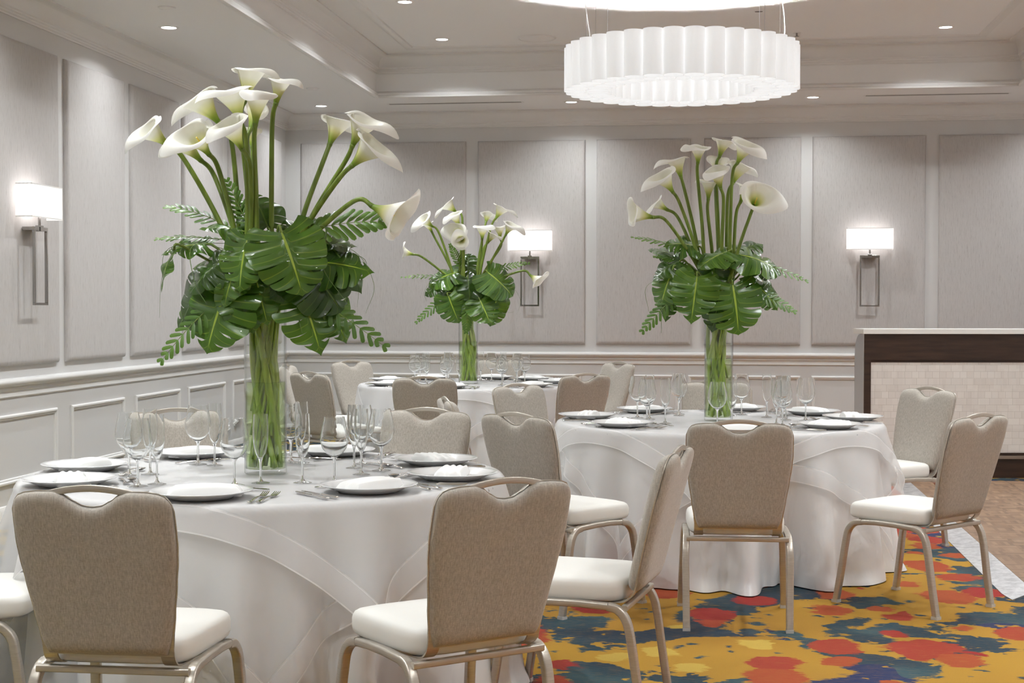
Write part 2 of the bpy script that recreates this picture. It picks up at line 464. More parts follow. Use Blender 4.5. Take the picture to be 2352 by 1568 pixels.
LILIES = {
 'A': [
  ((-0.346, -0.097, 2.014), (-0.406, -0.156, 2.072), 1.05, 'far left, drooping tip'),
  ((-0.269, 0.045, 1.97), (-0.326, -0.024, 2.044), 1.0, 'low left, partly behind its neighbour'),
  ((-0.177, -0.125, 1.975), (-0.204, -0.229, 2.048), 1.15, 'left, broad trumpet seen from below'),
  ((-0.189, 0.025, 2.109), (-0.27, 0.014, 2.206), 1.1, 'upper left, tip curling outward'),
  ((-0.072, -0.07, 2.1), (-0.101, -0.114, 2.236), 1.2, 'upper middle, large pale trumpet'),
  ((-0.075, -0.01, 2.183), (-0.05, -0.007, 2.304), 1.0, 'topmost, upright'),
  ((0.002, -0.121, 2.083), (0.023, -0.158, 2.215), 1.05, 'centre, upright in front of the topmost'),
  ((0.042, 0.006, 2.175), (0.066, -0.011, 2.265), 0.95, 'tall and slender, rightmost of the upright cluster'),
  ((-0.098, 0.138, 2.098), (-0.09, 0.19, 2.197), 0.85, 'half hidden at the back of the centre cluster'),
  ((-0.107, 0.187, 2.034), (-0.116, 0.206, 2.101), 0.7, 'small, lowest at the back of the centre cluster'),
  ((-0.036, -0.166, 1.988), (-0.067, -0.231, 2.08), 1.1, 'centre left, opening towards the left'),
  ((0.223, 0.111, 2.032), (0.251, 0.135, 2.121), 1.05, 'right group, leftmost, rim seen edge on'),
  ((0.343, -0.014, 2.012), (0.397, -0.047, 2.105), 1.25, 'right group, middle, widest rim'),
  ((0.352, -0.053, 1.933), (0.451, -0.081, 2.016), 1.15, 'right group, lowest, tip hanging right'),
  ((0.43, -0.063, 1.779), (0.556, -0.087, 1.727), 1.25, 'lying out sideways to the right'),
 ],
 'B': [
  ((-0.362, -0.099, 1.904), (-0.503, -0.149, 1.93), 1.1, 'far left, lying outward'),
  ((-0.293, 0.061, 1.957), (-0.349, 0.054, 1.993), 1.0, 'second from the left, low'),
  ((-0.256, -0.085, 2.045), (-0.323, -0.144, 2.146), 1.2, 'left, broad and drooping'),
  ((-0.213, 0.022, 2.135), (-0.242, 0.018, 2.237), 1.2, 'upper left, above the broad drooping one'),
  ((-0.119, -0.016, 2.211), (-0.116, -0.046, 2.294), 1.15, 'upright with flat open rim, left of the top'),
  ((0.001, 0.101, 2.255), (0.027, 0.105, 2.345), 1.1, 'topmost at the back'),
  ((0.098, -0.068, 2.201), (0.148, -0.121, 2.311), 1.35, 'large one at the upper right'),
  ((-0.015, 0.149, 2.154), (-0.006, 0.181, 2.245), 1.05, 'centre back, below the topmost'),
  ((0.006, -0.1, 2.061), (-0.021, -0.154, 2.161), 1.15, 'centre front, on a straight stem'),
  ((-0.061, 0.042, 2.014), (-0.056, 0.043, 2.109), 0.95, 'narrow and low in the centre'),
  ((0.074, 0.091, 2.102), (0.118, 0.117, 2.208), 1.1, 'right of centre, behind the large one'),
  ((0.119, 0.036, 1.998), (0.152, 0.021, 2.083), 0.95, 'half closed, beside the white open one'),
  ((0.185, -0.096, 1.959), (0.215, -0.254, 2.037), 1.35, 'far right, wide open towards the camera'),
 ],
 'C': [
  ((-0.287, -0.089, 2.071), (-0.355, -0.149, 2.132), 1.3, 'upper left with ruffled rim'),
  ((-0.309, 0.009, 2.034), (-0.338, 0.005, 2.091), 0.9, 'small, under the ruffled one'),
  ((-0.11, 0.036, 2.195), (-0.184, 0.026, 2.26), 1.3, 'highest left, tip curled'),
  ((-0.059, -0.089, 2.073), (-0.102, -0.135, 2.17), 1.1, 'below the highest left one'),
  ((-0.054, -0.058, 1.997), (-0.07, -0.211, 2.032), 1.15, 'centre, open face towards the camera'),
  ((-0.031, -0.105, 1.969), (-0.025, -0.286, 1.93), 1.15, 'centre, lower open face towards the camera'),
  ((-0.453, -0.061, 1.841), (-0.527, -0.071, 1.859), 1.1, 'far left on a long low stem'),
  ((0.125, -0.064, 1.967), (0.131, -0.083, 2.069), 1.25, 'upright, right of centre'),
  ((0.219, 0.08, 2.142), (0.272, 0.087, 2.232), 1.35, 'highest right'),
  ((0.126, 0.138, 2.113), (0.136, 0.17, 2.184), 1.1, 'half hidden behind the highest right one'),
  ((0.315, -0.008, 2.004), (0.364, -0.032, 2.088), 1.3, 'right, tip over the wall lamp'),
  ((0.247, 0.134, 1.983), (0.24, 0.133, 2.076), 1.1, 'right, behind the one over the lamp'),
  ((0.155, 0.071, 1.944), (0.201, 0.078, 2.013), 0.95, 'narrow one low on the right'),
  ((0.513, 0.019, 1.669), (0.587, -0.002, 1.619), 1.2, 'far right, hanging down'),
 ],
}
LEAVES = {
 'A': [
  ((-0.003, -0.202, 1.661), (-0.03, -0.276, 1.49), 1.05, (-0.15, -0.78, 0.6), 0.62, 'front left of centre, glossy'),
  ((0.125, -0.205, 1.678), (0.222, -0.273, 1.493), 1.15, (0.21, -0.78, 0.6), 0.6, 'front centre with bright yellow midrib'),
  ((-0.084, -0.173, 1.492), (-0.172, -0.225, 1.263), 1.15, (-0.18, -0.88, 0.4), 0.55, 'large, hanging at the lower left'),
  ((-0.151, -0.101, 1.542), (-0.305, -0.142, 1.407), 1.2, (-0.3, -0.8, 0.5), 0.4, 'left, behind the large hanging leaf'),
  ((0.164, -0.119, 1.483), (0.268, -0.166, 1.263), 1.0, (0.41, -0.8, 0.4), 0.8, 'lower right with deep finger splits'),
  ((0.218, -0.021, 1.462), (0.34, -0.055, 1.311), 0.95, (0.6, -0.68, 0.4), 0.75, 'far lower right, split and narrow'),
  ((0.211, 0.008, 1.67), (0.398, 0.003, 1.527), 1.05, (0.46, -0.44, 0.75), 0.6, 'right, dark, arching outward'),
  ((-0.07, -0.06, 1.692), (-0.166, -0.143, 1.724), 1.0, (-0.13, -0.52, 0.8), 0.5, 'upper left, lying flat on top'),
  ((0.081, -0.009, 1.694), (0.168, 0.023, 1.736), 1.0, (0.26, -0.47, 0.85), 0.4, 'upper right, round and dark'),
  ((-0.326, -0.094, 1.619), (-0.389, -0.133, 1.488), 0.55, (-0.73, -0.6, 0.3), 0.3, 'far left, folded and drooping'),
  ((-0.226, -0.03, 1.646), (-0.321, -0.074, 1.644), 1.0, (-0.33, -0.55, 0.75), 0.6, 'left, spreading above the folded leaf'),
  ((0.024, -0.178, 1.498), (0.055, -0.194, 1.397), 0.9, (0.23, -0.93, 0.3), 0.4, 'small, against the glass rim'),
  ((-0.046, -0.178, 1.479), (0.013, -0.2, 1.328), 1.0, (0.22, -0.88, 0.35), 0.5, 'below centre, in front of the vase'),
  ((-0.237, 0.049, 1.482), (-0.378, 0.03, 1.357), 1.0, (-0.42, -0.66, 0.4), 0.6, 'low left at the back'),
  ((0.007, 0.152, 1.652), (0.268, 0.218, 1.628), 1.1, (0.34, -0.26, 0.9), 0.6, 'back right, nearly flat'),
  ((-0.136, 0.163, 1.653), (-0.345, 0.155, 1.603), 1.1, (-0.26, -0.34, 0.9), 0.6, 'back left, nearly flat'),
  ((0.17, -0.058, 1.578), (0.411, -0.025, 1.578), 0.9, (0.38, -0.55, 0.75), 0.7, 'right, below the palm frond'),
  ((0.062, -0.143, 1.576), (0.108, -0.187, 1.479), 1.0, (0.12, -0.89, 0.5), 0.3, 'dark, tucked in the centre'),
  ((-0.13, -0.139, 1.576), (-0.236, -0.193, 1.487), 1.1, (-0.4, -0.76, 0.5), 0.6, 'dark, between the left leaves'),
  ((-0.047, -0.188, 1.559), (-0.098, -0.235, 1.431), 1.0, (-0.18, -0.88, 0.4), 0.5, 'overlapping the top of the large hanging leaf'),
  ((0.165, -0.099, 1.577), (0.334, -0.116, 1.432), 1.1, (0.5, -0.69, 0.5), 0.6, 'right, dark, above the split finger leaf'),
  ((0.01, 0.001, 1.711), (-0.02, 0.017, 1.778), 1.1, (0.05, -0.35, 0.9), 0.5, 'upright, dark, behind the front pair'),
  ((-0.049, -0.107, 1.432), (-0.091, -0.133, 1.303), 1.0, (0.02, -0.91, 0.3), 0.6, 'low, dark, left of the vase'),
  ((0.176, 0.044, 1.647), (0.29, 0.059, 1.672), 1.0, (0.25, -0.37, 0.9), 0.6, 'dark, under the stems at the right'),
 ],
 'B': [
  ((-0.119, -0.198, 1.575), (-0.148, -0.272, 1.344), 0.98, (0.02, -0.91, 0.4), 0.7, 'front centre, broad and hanging'),
  ((0.073, -0.172, 1.53), (0.118, -0.226, 1.285), 1.25, (0.27, -0.87, 0.35), 0.85, 'front right with deep finger splits'),
  ((0.043, -0.115, 1.714), (-0.11, -0.196, 1.662), 1.1, (0.05, -0.35, 0.95), 0.3, 'glossy, lying over the top'),
  ((0.115, -0.035, 1.698), (0.34, -0.035, 1.666), 1.2, (0.36, -0.46, 0.85), 0.6, 'right, arching outward'),
  ((0.206, -0.023, 1.53), (0.316, -0.058, 1.446), 1.1, (0.59, -0.63, 0.5), 0.7, 'lower right, half turned'),
  ((-0.253, -0.115, 1.613), (-0.339, -0.167, 1.421), 1.1, (-0.49, -0.82, 0.4), 0.7, 'left, hanging'),
  ((-0.124, -0.017, 1.748), (-0.28, -0.038, 1.789), 1.1, (-0.13, -0.52, 0.85), 0.7, 'upper left, ragged'),
  ((-0.222, 0.071, 1.691), (-0.368, 0.051, 1.764), 1.1, (-0.34, -0.45, 0.85), 0.6, 'back left'),
  ((0.093, 0.113, 1.715), (0.215, 0.15, 1.79), 1.1, (0.35, -0.36, 0.85), 0.6, 'back right, rising'),
  ((-0.028, -0.105, 1.66), (-0.027, -0.155, 1.516), 1.0, (0.11, -0.79, 0.6), 0.3, 'dark, tucked in the centre'),
  ((-0.184, 0.026, 1.604), (-0.292, 0.011, 1.519), 1.0, (-0.32, -0.65, 0.6), 0.5, 'left, behind the hanging leaf'),
  ((0.153, 0.071, 1.592), (0.334, 0.096, 1.532), 1.0, (0.48, -0.54, 0.7), 0.6, 'right, behind, above the half turned leaf'),
  ((-0.218, -0.08, 1.662), (-0.36, -0.129, 1.601), 1.1, (-0.32, -0.65, 0.7), 0.7, 'left, dark and ragged, under the flat ones'),
  ((0.162, -0.059, 1.661), (0.304, -0.06, 1.601), 1.0, (0.48, -0.54, 0.7), 0.8, 'right, dark, under the arching one'),
  ((-0.003, -0.101, 1.445), (-0.027, -0.125, 1.314), 0.9, (0.12, -0.89, 0.3), 0.6, 'small, dark, behind the two front leaves'),
  ((-0.254, -0.054, 1.518), (-0.313, -0.083, 1.349), 1.0, (-0.4, -0.76, 0.4), 0.7, 'low left, dark and slender'),
 ],
 'C': [
  ((0.126, -0.165, 1.461), (0.214, -0.223, 1.302), 1.3, (0.22, -0.88, 0.4), 0.8, 'front right, split'),
  ((0.177, -0.097, 1.692), (0.392, -0.099, 1.539), 1.15, (0.45, -0.7, 0.55), 0.4, 'upper right, broad'),
  ((-0.135, -0.17, 1.496), (-0.056, -0.209, 1.302), 1.2, (-0.08, -0.87, 0.4), 0.6, 'front left'),
  ((-0.046, -0.057, 1.64), (-0.214, -0.13, 1.425), 1.4, (-0.3, -0.8, 0.5), 0.5, 'left, dark and hanging'),
  ((0.237, -0.019, 1.497), (0.234, -0.069, 1.273), 1.1, (0.6, -0.73, 0.3), 0.4, 'right, hanging straight down'),
  ((-0.087, -0.032, 1.694), (-0.312, -0.092, 1.64), 1.1, (-0.13, -0.52, 0.85), 0.6, 'upper left, nearly flat'),
  ((0.018, -0.119, 1.639), (0.049, -0.195, 1.461), 1.1, (0.11, -0.84, 0.5), 0.3, 'dark, tucked in the centre'),
  ((0.072, 0.111, 1.679), (-0.071, 0.091, 1.751), 1.1, (0.04, -0.3, 0.9), 0.5, 'back, lying flat'),
  ((-0.188, -0.076, 1.604), (-0.342, -0.127, 1.55), 1.2, (-0.32, -0.65, 0.7), 0.6, 'left, dark, above the frond'),
  ((-0.01, 0.049, 1.714), (-0.014, 0.079, 1.823), 1.2, (0.05, -0.4, 0.9), 0.5, 'upright, dark, at the foot of the stems'),
  ((0.119, 0.046, 1.57), (0.319, 0.043, 1.426), 1.3, (0.5, -0.69, 0.5), 0.5, 'right, behind the broad leaf'),
 ],
}
FRONDS = {
 'A': [
  ((0.089, -0.008, 1.67), (0.472, 0.013, 1.726), (0.1, -0.74, 0.6), 0.085, 'right, level and bright'),
  ((-0.095, 0.038, 1.673), (-0.38, -0.001, 1.787), (0.05, -0.4, 0.9), 0.06, 'upper left, ragged'),
  ((-0.073, -0.111, 1.488), (-0.333, -0.196, 1.21), (-0.08, -0.87, 0.4), 0.06, 'lower left, hanging'),
  ((0.09, -0.069, 1.513), (0.474, -0.057, 1.262), (0.31, -0.82, 0.4), 0.065, 'lower right, hanging'),
  ((-0.025, -0.023, 1.645), (-0.141, -0.019, 1.883), (0.22, -0.88, 0.1), 0.045, 'short, standing among the stems'),
  ((-0.144, 0.031, 1.656), (-0.42, -0.006, 1.667), (0.04, -0.3, 0.9), 0.05, 'left, seen edge on'),
  ((0.069, 0.06, 1.582), (0.332, 0.095, 1.516), (0.28, -0.57, 0.7), 0.07, 'right, under the level frond'),
 ],
 'B': [
  ((0.02, -0.028, 1.699), (0.478, 0.014, 1.554), (0.18, -0.58, 0.8), 0.06, 'upper right, long'),
  ((0.092, -0.038, 1.518), (0.41, -0.025, 1.386), (0.39, -0.65, 0.5), 0.06, 'lower right'),
  ((-0.17, -0.104, 1.541), (-0.414, -0.177, 1.278), (-0.08, -0.87, 0.4), 0.06, 'lower left, hanging'),
  ((-0.149, 0.03, 1.713), (-0.479, -0.014, 1.798), (0.05, -0.4, 0.9), 0.05, 'upper left'),
  ((-0.148, -0.02, 1.639), (-0.351, -0.047, 1.687), (0.07, -0.5, 0.8), 0.05, 'left, dark'),
 ],
 'C': [
  ((-0.055, -0.007, 1.641), (-0.545, -0.073, 1.651), (0.07, -0.5, 0.8), 0.05, 'left, level'),
  ((-0.08, -0.071, 1.533), (-0.401, -0.155, 1.283), (-0.08, -0.87, 0.4), 0.06, 'lower left'),
  ((0.035, -0.157, 1.496), (0.014, -0.18, 1.206), (0.13, -0.94, 0.3), 0.06, 'centre, hanging in front of the glass'),
  ((0.159, 0.021, 1.695), (0.493, 0.066, 1.767), (0.09, -0.69, 0.7), 0.05, 'upper right, in front of the wall lamp'),
  ((-0.058, 0.012, 1.713), (-0.151, -0.0, 1.921), (0.32, -0.87, 0.2), 0.045, 'short, standing among the stems'),
 ],
}
BLADES = {
 'A': [
  ([(0.01, -0.079, 1.578), (-0.217, -0.15, 1.64), (-0.212, -0.19, 1.511), (-0.151, -0.222, 1.415)], 'loop hanging in front of the left leaves'),
  ([(-0.002, -0.041, 1.644), (-0.319, -0.103, 1.635), (-0.357, -0.129, 1.513), (-0.36, -0.149, 1.367)], 'drooping at the far left'),
  ([(0.088, -0.061, 1.643), (0.25, -0.075, 1.706), (0.251, -0.111, 1.56), (0.355, -0.134, 1.416)], 'arching down the right side'),
  ([(0.073, -0.01, 1.645), (0.319, 0.013, 1.629), (0.415, 0.016, 1.498), (0.388, 0.002, 1.384)], 'curving at the far right'),
  ([(0.074, -0.071, 1.513), (0.149, -0.101, 1.496), (0.168, -0.139, 1.384), (0.191, -0.176, 1.313)], 'short, hanging right of the vase'),
  ([(0.061, 0.028, 1.614), (0.353, 0.078, 1.598), (0.342, 0.087, 1.482), (0.332, 0.095, 1.408)], 'second from the right edge'),
 ],
 'B': [
  ([(-0.075, -0.051, 1.566), (-0.289, -0.1, 1.565), (-0.398, -0.134, 1.517), (-0.382, -0.152, 1.385)], 'hanging at the left'),
  ([(-0.028, -0.084, 1.661), (0.09, -0.109, 1.66), (0.067, -0.152, 1.516), (0.048, -0.195, 1.445)], 'in front of the centre'),
  ([(-0.218, -0.07, 1.566), (-0.289, -0.099, 1.445), (-0.312, -0.123, 1.373), (-0.313, -0.143, 1.266)], 'thin, hanging low left'),
 ],
 'C': [
  ([(-0.048, -0.047, 1.604), (-0.257, -0.095, 1.639), (-0.342, -0.127, 1.532), (-0.32, -0.144, 1.454)], 'looped at the left'),
  ([(-0.051, -0.027, 1.587), (-0.227, -0.061, 1.568), (-0.314, -0.083, 1.532), (-0.344, -0.097, 1.45)], 'second loop at the left'),
  ([(0.197, 0.006, 1.569), (0.358, 0.018, 1.569), (0.431, 0.018, 1.462), (0.404, 0.004, 1.347)], 'curving at the right'),
  ([(0.2, -0.013, 1.569), (0.309, -0.019, 1.497), (0.33, -0.036, 1.372), (0.389, -0.048, 1.369)], 'hooked at the right'),
 ],
}

# ================================================================ the room
RX, RY = 8.51, -18.2          # room width, room length (back wall at y = 0)
ZS, ZU = 3.43, 3.82           # soffit and raised ceiling
TX0, TX1, TY0, TY1 = 1.256, 7.251, -1.22, -16.9

struct('floor', MB().box(-.1, RX + .1, RY - .1, .1, -.1, 0), M['carpet'])
struct('wall_back', MB().box(-.15, RX + .15, 0, .15, 0, ZS + .5), M['wall_paint'])
struct('wall_left', MB().box(-.15, 0, RY, 0, 0, ZS + .5), M['wall_paint'])
struct('wall_right', MB().box(RX, RX + .15, RY, 0, 0, ZS + .5), M['wall_paint'])
struct('wall_front', MB().box(-.15, RX + .15, RY - .15, RY, 0, ZS + .5), M['wall_paint'])
mb = MB()
mb.box(0, TX0, RY, 0, ZS, ZS + .05); mb.box(TX1, RX, RY, 0, ZS, ZS + .05)
mb.box(TX0, TX1, TY0, 0, ZS, ZS + .05); mb.box(TX0, TX1, RY, TY1, ZS, ZS + .05)
mb.box(TX0 - .05, TX0, TY1, TY0, ZS + .05, ZU); mb.box(TX1, TX1 + .05, TY1, TY0, ZS + .05, ZU)
mb.box(TX0 - .05, TX1 + .05, TY0, TY0 + .05, ZS + .05, ZU); mb.box(TX0 - .05, TX1 + .05, TY1 - .05, TY1, ZS + .05, ZU)
mb.box(TX0 - .05, TX1 + .05, TY1 - .05, TY0 + .05, ZU, ZU + .05)
struct('ceiling', mb, M['ceiling_paint'])

def ring_profile(mb, x0, x1, y0, y1, prof, inward=1):
    """mitred moulding round a rectangle; prof = (distance out of the face, z)"""
    vs = []; m = len(prof)
    for (cx, cy, sx, sy) in ((x0, y0, 1, -1), (x1, y0, -1, -1), (x1, y1, -1, 1), (x0, y1, 1, 1)):
        for (d, z) in prof: vs.append((cx + sx * d * inward, cy + sy * d * inward, z))
    fs = [(c * m + j, c * m + (j + 1) % m, ((c + 1) % 4) * m + (j + 1) % m, ((c + 1) % 4) * m + j) for c in range(4) for j in range(m)]
    mb.add(vs, fs); return mb

def cornice(z0, z1, dep):
    h = z1 - z0
    p = [(0, z0)]
    k = h * .42
    for i in range(4):                    # four small fillets
        p += [(.012 + i * .009, z0 + k * i / 4), (.012 + i * .009, z0 + k * (i + .62) / 4)]
    c0 = (p[-1][0], z0 + k)
    for i in range(9):                    # cove
        a = i / 8 * math.pi / 2
        p.append((c0[0] + (dep - .02 - c0[0]) * (1 - math.cos(a)), c0[1] + (z1 - .012 - c0[1]) * math.sin(a)))
    p += [(dep, z1 - .012), (dep, z1), (0, z1)]
    return p
struct('trim_1', ring_profile(MB(), 0, RX, 0, RY, cornice(3.27, ZS, .135)), M['trim_paint'], True)
struct('trim_2', ring_profile(MB(), TX0, TX1, TY0, TY1, cornice(3.645, ZU, .135)), M['trim_paint'], True)
# lip round the tray opening
lip = [(0, ZS - .012), (.012, ZS - .018), (.03, ZS - .012), (.032, ZS + .004), (.022, ZS + .012), (.024, ZS + .03), (.014, ZS + .04), (.0, ZS + .05), (-.012, ZS + .05), (-.03, ZS), (-.022, ZS - .008)]
struct('trim_3', ring_profile(MB(), TX0, TX1, TY0, TY1, lip), M['trim_paint'], True)
# flat band on the raised ceiling
band = [(.375, ZU), (.38, ZU - .014), (.40, ZU - .018), (.42, ZU - .01), (.445, ZU - .01), (.455, ZU)]
struct('trim_4', ring_profile(MB(), TX0, TX1, TY0, TY1, band), M['trim_paint'], True)
# chair rail
rail = [(0, .822), (.008, .822), (.012, .83), (.008, .838), (.010, .862), (.016, .868), (.022, .874), (.016, .884), (.020, .892), (.034, .896), (.046, .906), (.052, .918), (.052, .930), (.046, .940), (.030, .946), (0, .948)]
struct('trim_5', ring_profile(MB(), 0, RX, 0, RY, rail), M['trim_paint'], True)
bb = [(0, 0), (.02, 0), (.02, .10), (.014, .115), (.008, .13), (0, .135)]
struct('baseboard_all', ring_profile(MB(), 0, RX, 0, RY, bb), M['trim_paint'], True)

def frame_moulding(mb, wall, a0, a1, z0, z1):
    """raised rectangular moulding on a wall: 'L' on x = 0, 'B' on y = 0"""
    prof = [(0, 0), (.0, .012), (.008, .020), (.018, .020), (.024, .012), (.034, .010), (.038, 0)]   # (inward, out)
    vs = []; m = len(prof)
    for (ca, cz, sa, sz) in ((a0, z0, 1, 1), (a1, z0, -1, 1), (a1, z1, -1, -1), (a0, z1, 1, -1)):
        for (i, o) in prof:
            a, z = ca + sa * i, cz + sz * i
            vs.append((o, a, z) if wall == 'L' else ((a, -o, z) if wall == 'B' else (RX - o, a, z)))
    fs = [(c * m + j, c * m + (j + 1) % m, ((c + 1) % 4) * m + (j + 1) % m, ((c + 1) % 4) * m + j) for c in range(4) for j in range(m)]
    mb.add(vs, fs)

k = 6
left_y = [(-1.80, -.20), (-2.992, -2.014), (-4.167, -3.192), (-5.342, -4.392), (-6.54, -5.573), (-7.72, -6.75), (-8.90, -7.93), (-10.1, -9.1)]
for (a0, a1) in left_y:
    mb = MB(); frame_moulding(mb, 'L', a0, a1, .265, .715); struct('trim_%d' % k, mb, M['trim_paint'], True); k += 1
for (a0, a1) in [(.2, 1.90), (2.06, 3.14), (3.26, 4.142), (4.231, 5.36), (5.47, 6.55), (6.69, 8.3)]:
    mb = MB(); frame_moulding(mb, 'B', a0, a1, .265, .715); struct('trim_%d' % k, mb, M['trim_paint'], True); k += 1

# upholstered panels
def panel_mesh(w, h, T=.034):
    mb = MB()
    def fn(u, v):
        x = (u - .5) * 2; z = (v - .5) * 2
        def soft(q):
            return math.copysign(1 - (1 - abs(q)) ** 2.2, q)
        x, z = soft(x), soft(z)
        ex = (1 - abs(x)) * w / 2; ez = (1 - abs(z)) * h / 2
        e = min(ex, ez); e = min(1, e / .022)
        return (x * w / 2, -(T * (.25 + .75 * math.sqrt(max(0, 1 - (1 - e) ** 2)))), z * h / 2)
    mb.grid(29, 29, fn)
    # sides back to the wall
    n = 29
    ring = [i for i in range(n)] + [j * n + n - 1 for j in range(1, n)] + [(n - 1) * n + i for i in range(n - 2, -1, -1)] + [j * n for j in range(n - 2, 0, -1)]
    base = len(mb.v)
    for i in ring: mb.v.append((mb.v[i][0], 0.0, mb.v[i][2]))
    m = len(ring)
    for a in range(m): mb.f.append((ring[a], base + a, base + (a + 1) % m, ring[(a + 1) % m]))
    return mb
ZP0, ZP1 = 1.025, 3.125
PGRP = 'upholstered panels lining the walls above the chair rail'
def panel(wall, a0, a1, label):
    w = abs(a1 - a0); c = (a0 + a1) / 2
    o = panel_mesh(w, ZP1 - ZP0).build('wall_panel', M['panel_cloth'], auto=60)
    if wall == 'B': o.location = (c, -.0005, (ZP0 + ZP1) / 2)
    else: o.location = (.0005, c, (ZP0 + ZP1) / 2); o.rotation_euler = (0, 0, R(90))
    tag(o, label, 'wall panel', PGRP)
panel('B', .17, 1.935, 'wide fabric wall panel on the back wall next to the left corner')
panel('B', 2.059, 3.175, 'fabric wall panel on the back wall behind the small centrepiece and its wall lamp')
panel('B', 3.292, 4.252, 'fabric wall panel on the back wall, left half behind the right centrepiece, no lamp')
panel('B', 4.388, 5.357, 'fabric wall panel on the back wall just left of the one with the right wall lamp')
panel('B', 5.469, 6.58, 'fabric wall panel on the back wall carrying the right wall lamp')
panel('B', 6.706, 8.3, 'fabric wall panel on the back wall at the right picture edge above the bar')
panel('L', -.24, -1.90, 'fabric wall panel on the left wall nearest the room corner, mostly behind the lilies')
panel('L', -2.12, -3.12, 'fabric wall panel on the left wall, second from the corner, behind the leaves')
panel('L', -3.22, -4.26, 'fabric wall panel on the left wall just left of the far-left lily')
panel('L', -4.40, -5.43, 'fabric wall panel on the left wall right beside the one with the lamp')
panel('L', -5.56, -6.62, 'fabric wall panel on the left wall carrying the left wall lamp')

# slot diffusers, recessed lights, speaker, sprinkler
def slot(x0, x1, y, label):
    t_ = empty('air_slot', ((x0 + x1) / 2, y, ZS)); tag(t_, label, 'air vent', 'slot air vents in the lowered ceiling')
    w = (x1 - x0) / 2
    MB().box(-w, w, -.040, -.030, -.0018, 0).box(-w, w, -.003, .003, -.0014, 0).box(-w, w, .030, .040, -.0018, 0).box(-w - .02, -w, -.040, .040, -.0018, 0).box(w, w + .02, -.040, .040, -.0018, 0).build('frame', M['trim_paint'], t_, False)
    MB().box(-w, w, -.030, .030, -.0009, 0).build('backing', M['vent_dark'], t_, False)
slot(1.27, 2.60, -.69, 'slot air vent in the ceiling left of the chandelier, above the back wall')
slot(5.92, 7.24, -.70, 'slot air vent in the ceiling right of the chandelier, above the bar')

def downlight_proto():
    o = empty('recessed_light')
    MB().lathe([(.052, -.001), (.056, -.005), (.072, -.004), (.076, -.0005)], 28).build('trim_ring', M['trim_paint'], o)
    MB().lathe([(.0005, -.0012), (.052, -.0012)], 28).build('lens', M['lamp_glow'], o, recalc=False)
    return o
DL = [((.565, -4.89, ZS), 'round recessed light in the lowered ceiling over the left wall, nearest of three'),
      ((.590, -2.79, ZS), 'round recessed light in the lowered ceiling half behind the topmost lily'),
      ((.566, -.663, ZS), 'round recessed light in the lowered ceiling in the far left corner'),
      ((3.088, -.631, ZS), 'round recessed light in the lowered ceiling just under the chandelier left edge'),
      ((5.426, -.67, ZS), 'round recessed light in the lowered ceiling right of the chandelier'),
      ((2.055, -3.684, ZU), 'round recessed light in the raised ceiling at the top picture edge'),
      ((2.049, -2.03, ZU), 'round recessed light in the raised ceiling left of the speaker grille'),
      ((6.454, -2.05, ZU), 'round recessed light in the raised ceiling at the upper right')]
first = None
for (p, lab) in DL:
    if first is None: first = downlight_proto(); o = first
    else: o = copy_tree(first)
    o.location = p; tag(o, lab, 'ceiling light', 'recessed ceiling lights')
for (x, y, lab) in [(.811, -5.58, 'thin round flush cover in the lowered ceiling, nearest the camera'), (.797, -1.834, 'thin round flush cover in the lowered ceiling right of the upright lilies')]:
    o = MB().lathe([(.0005, -.004), (.050, -.004), (.054, -.008), (.058, -.008), (.060, 0)], 28).build('ceiling_cover', M['ceiling_paint'])
    o.location = (x, y, ZS); tag(o, lab, 'ceiling cover', 'flush round ceiling covers')
sp = empty('ceiling_speaker', (2.905, -1.985, ZU)); tag(sp, 'large round white speaker grille in the raised ceiling left of the chandelier', 'speaker')
MB().lathe([(.155, -.006), (.162, -.010), (.172, -.008), (.175, 0)], 48).build('rim', M['trim_paint'], sp)
MB().lathe([(.0005, -.006), (.155, -.006)], 48).build('grille', M['ceiling_paint'], sp)
sk = empty('sprinkler', (5.2, -1.945, ZU)); tag(sk, 'small fire sprinkler head in the raised ceiling right of the chandelier', 'sprinkler')
MB().lathe([(.0005, -.004), (.035, -.004), (.04, 0)], 20).build('escutcheon', M['trim_paint'], sk)
MB().lathe([(.008, -.004), (.008, -.03), (.02, -.032), (.02, -.034), (.0005, -.034)], 12).build('head', M['chrome'], sk)
o = MB().lathe([(.0005, -.003), (.03, -.003), (.034, 0)], 16).build('ceiling_hook_plate', M['vent_dark']); o.location = (4.84, -2.93, ZU); o.scale = (1, .5, 1)
tag(o, 'small dark opening in the raised ceiling beside the right cable plates of the chandelier', 'ceiling opening')

# ---------------------------------------------------------------- chandelier
CX, CY, CZ0, CZ1 = 4.25, -4.70, 2.93, 3.235
ch = empty('chandelier', (CX, CY, CZ0)); tag(ch, 'large white ring chandelier of many open oval tubes hung on thin cables', 'chandelier')
H = CZ1 - CZ0
def oval_tube(rad_half, tan_half, h, n=28):
    def egg(a, k=1.0):
        return (rad_half * k * math.cos(a), tan_half * k * math.sin(a))
    mb = MB(); vs = []; n2 = n
    rings = [(1.0, 0), (1.0, h), (.965, h), (.965, 0)]
    for (kk, z) in rings:
        for i in range(n2):
            x, y = egg(2 * math.pi * i / n2, kk); vs.append((x, y, z))
    fs = []
    for r_ in range(4):
        for i in range(n2):
            i2 = (i + 1) % n2; r2 = (r_ + 1) % 4
            fs.append((r_ * n2 + i, r_ * n2 + i2, r2 * n2 + i2, r2 * n2 + i))
    mb.add(vs, fs); return mb
N = 35
outer0 = oval_tube(.082, .0705, H).build('outer_shade', M['chandelier_shade'], ch)
inner0 = oval_tube(.088, .052, H).build('inner_shade', M['chandelier_shade'], ch)
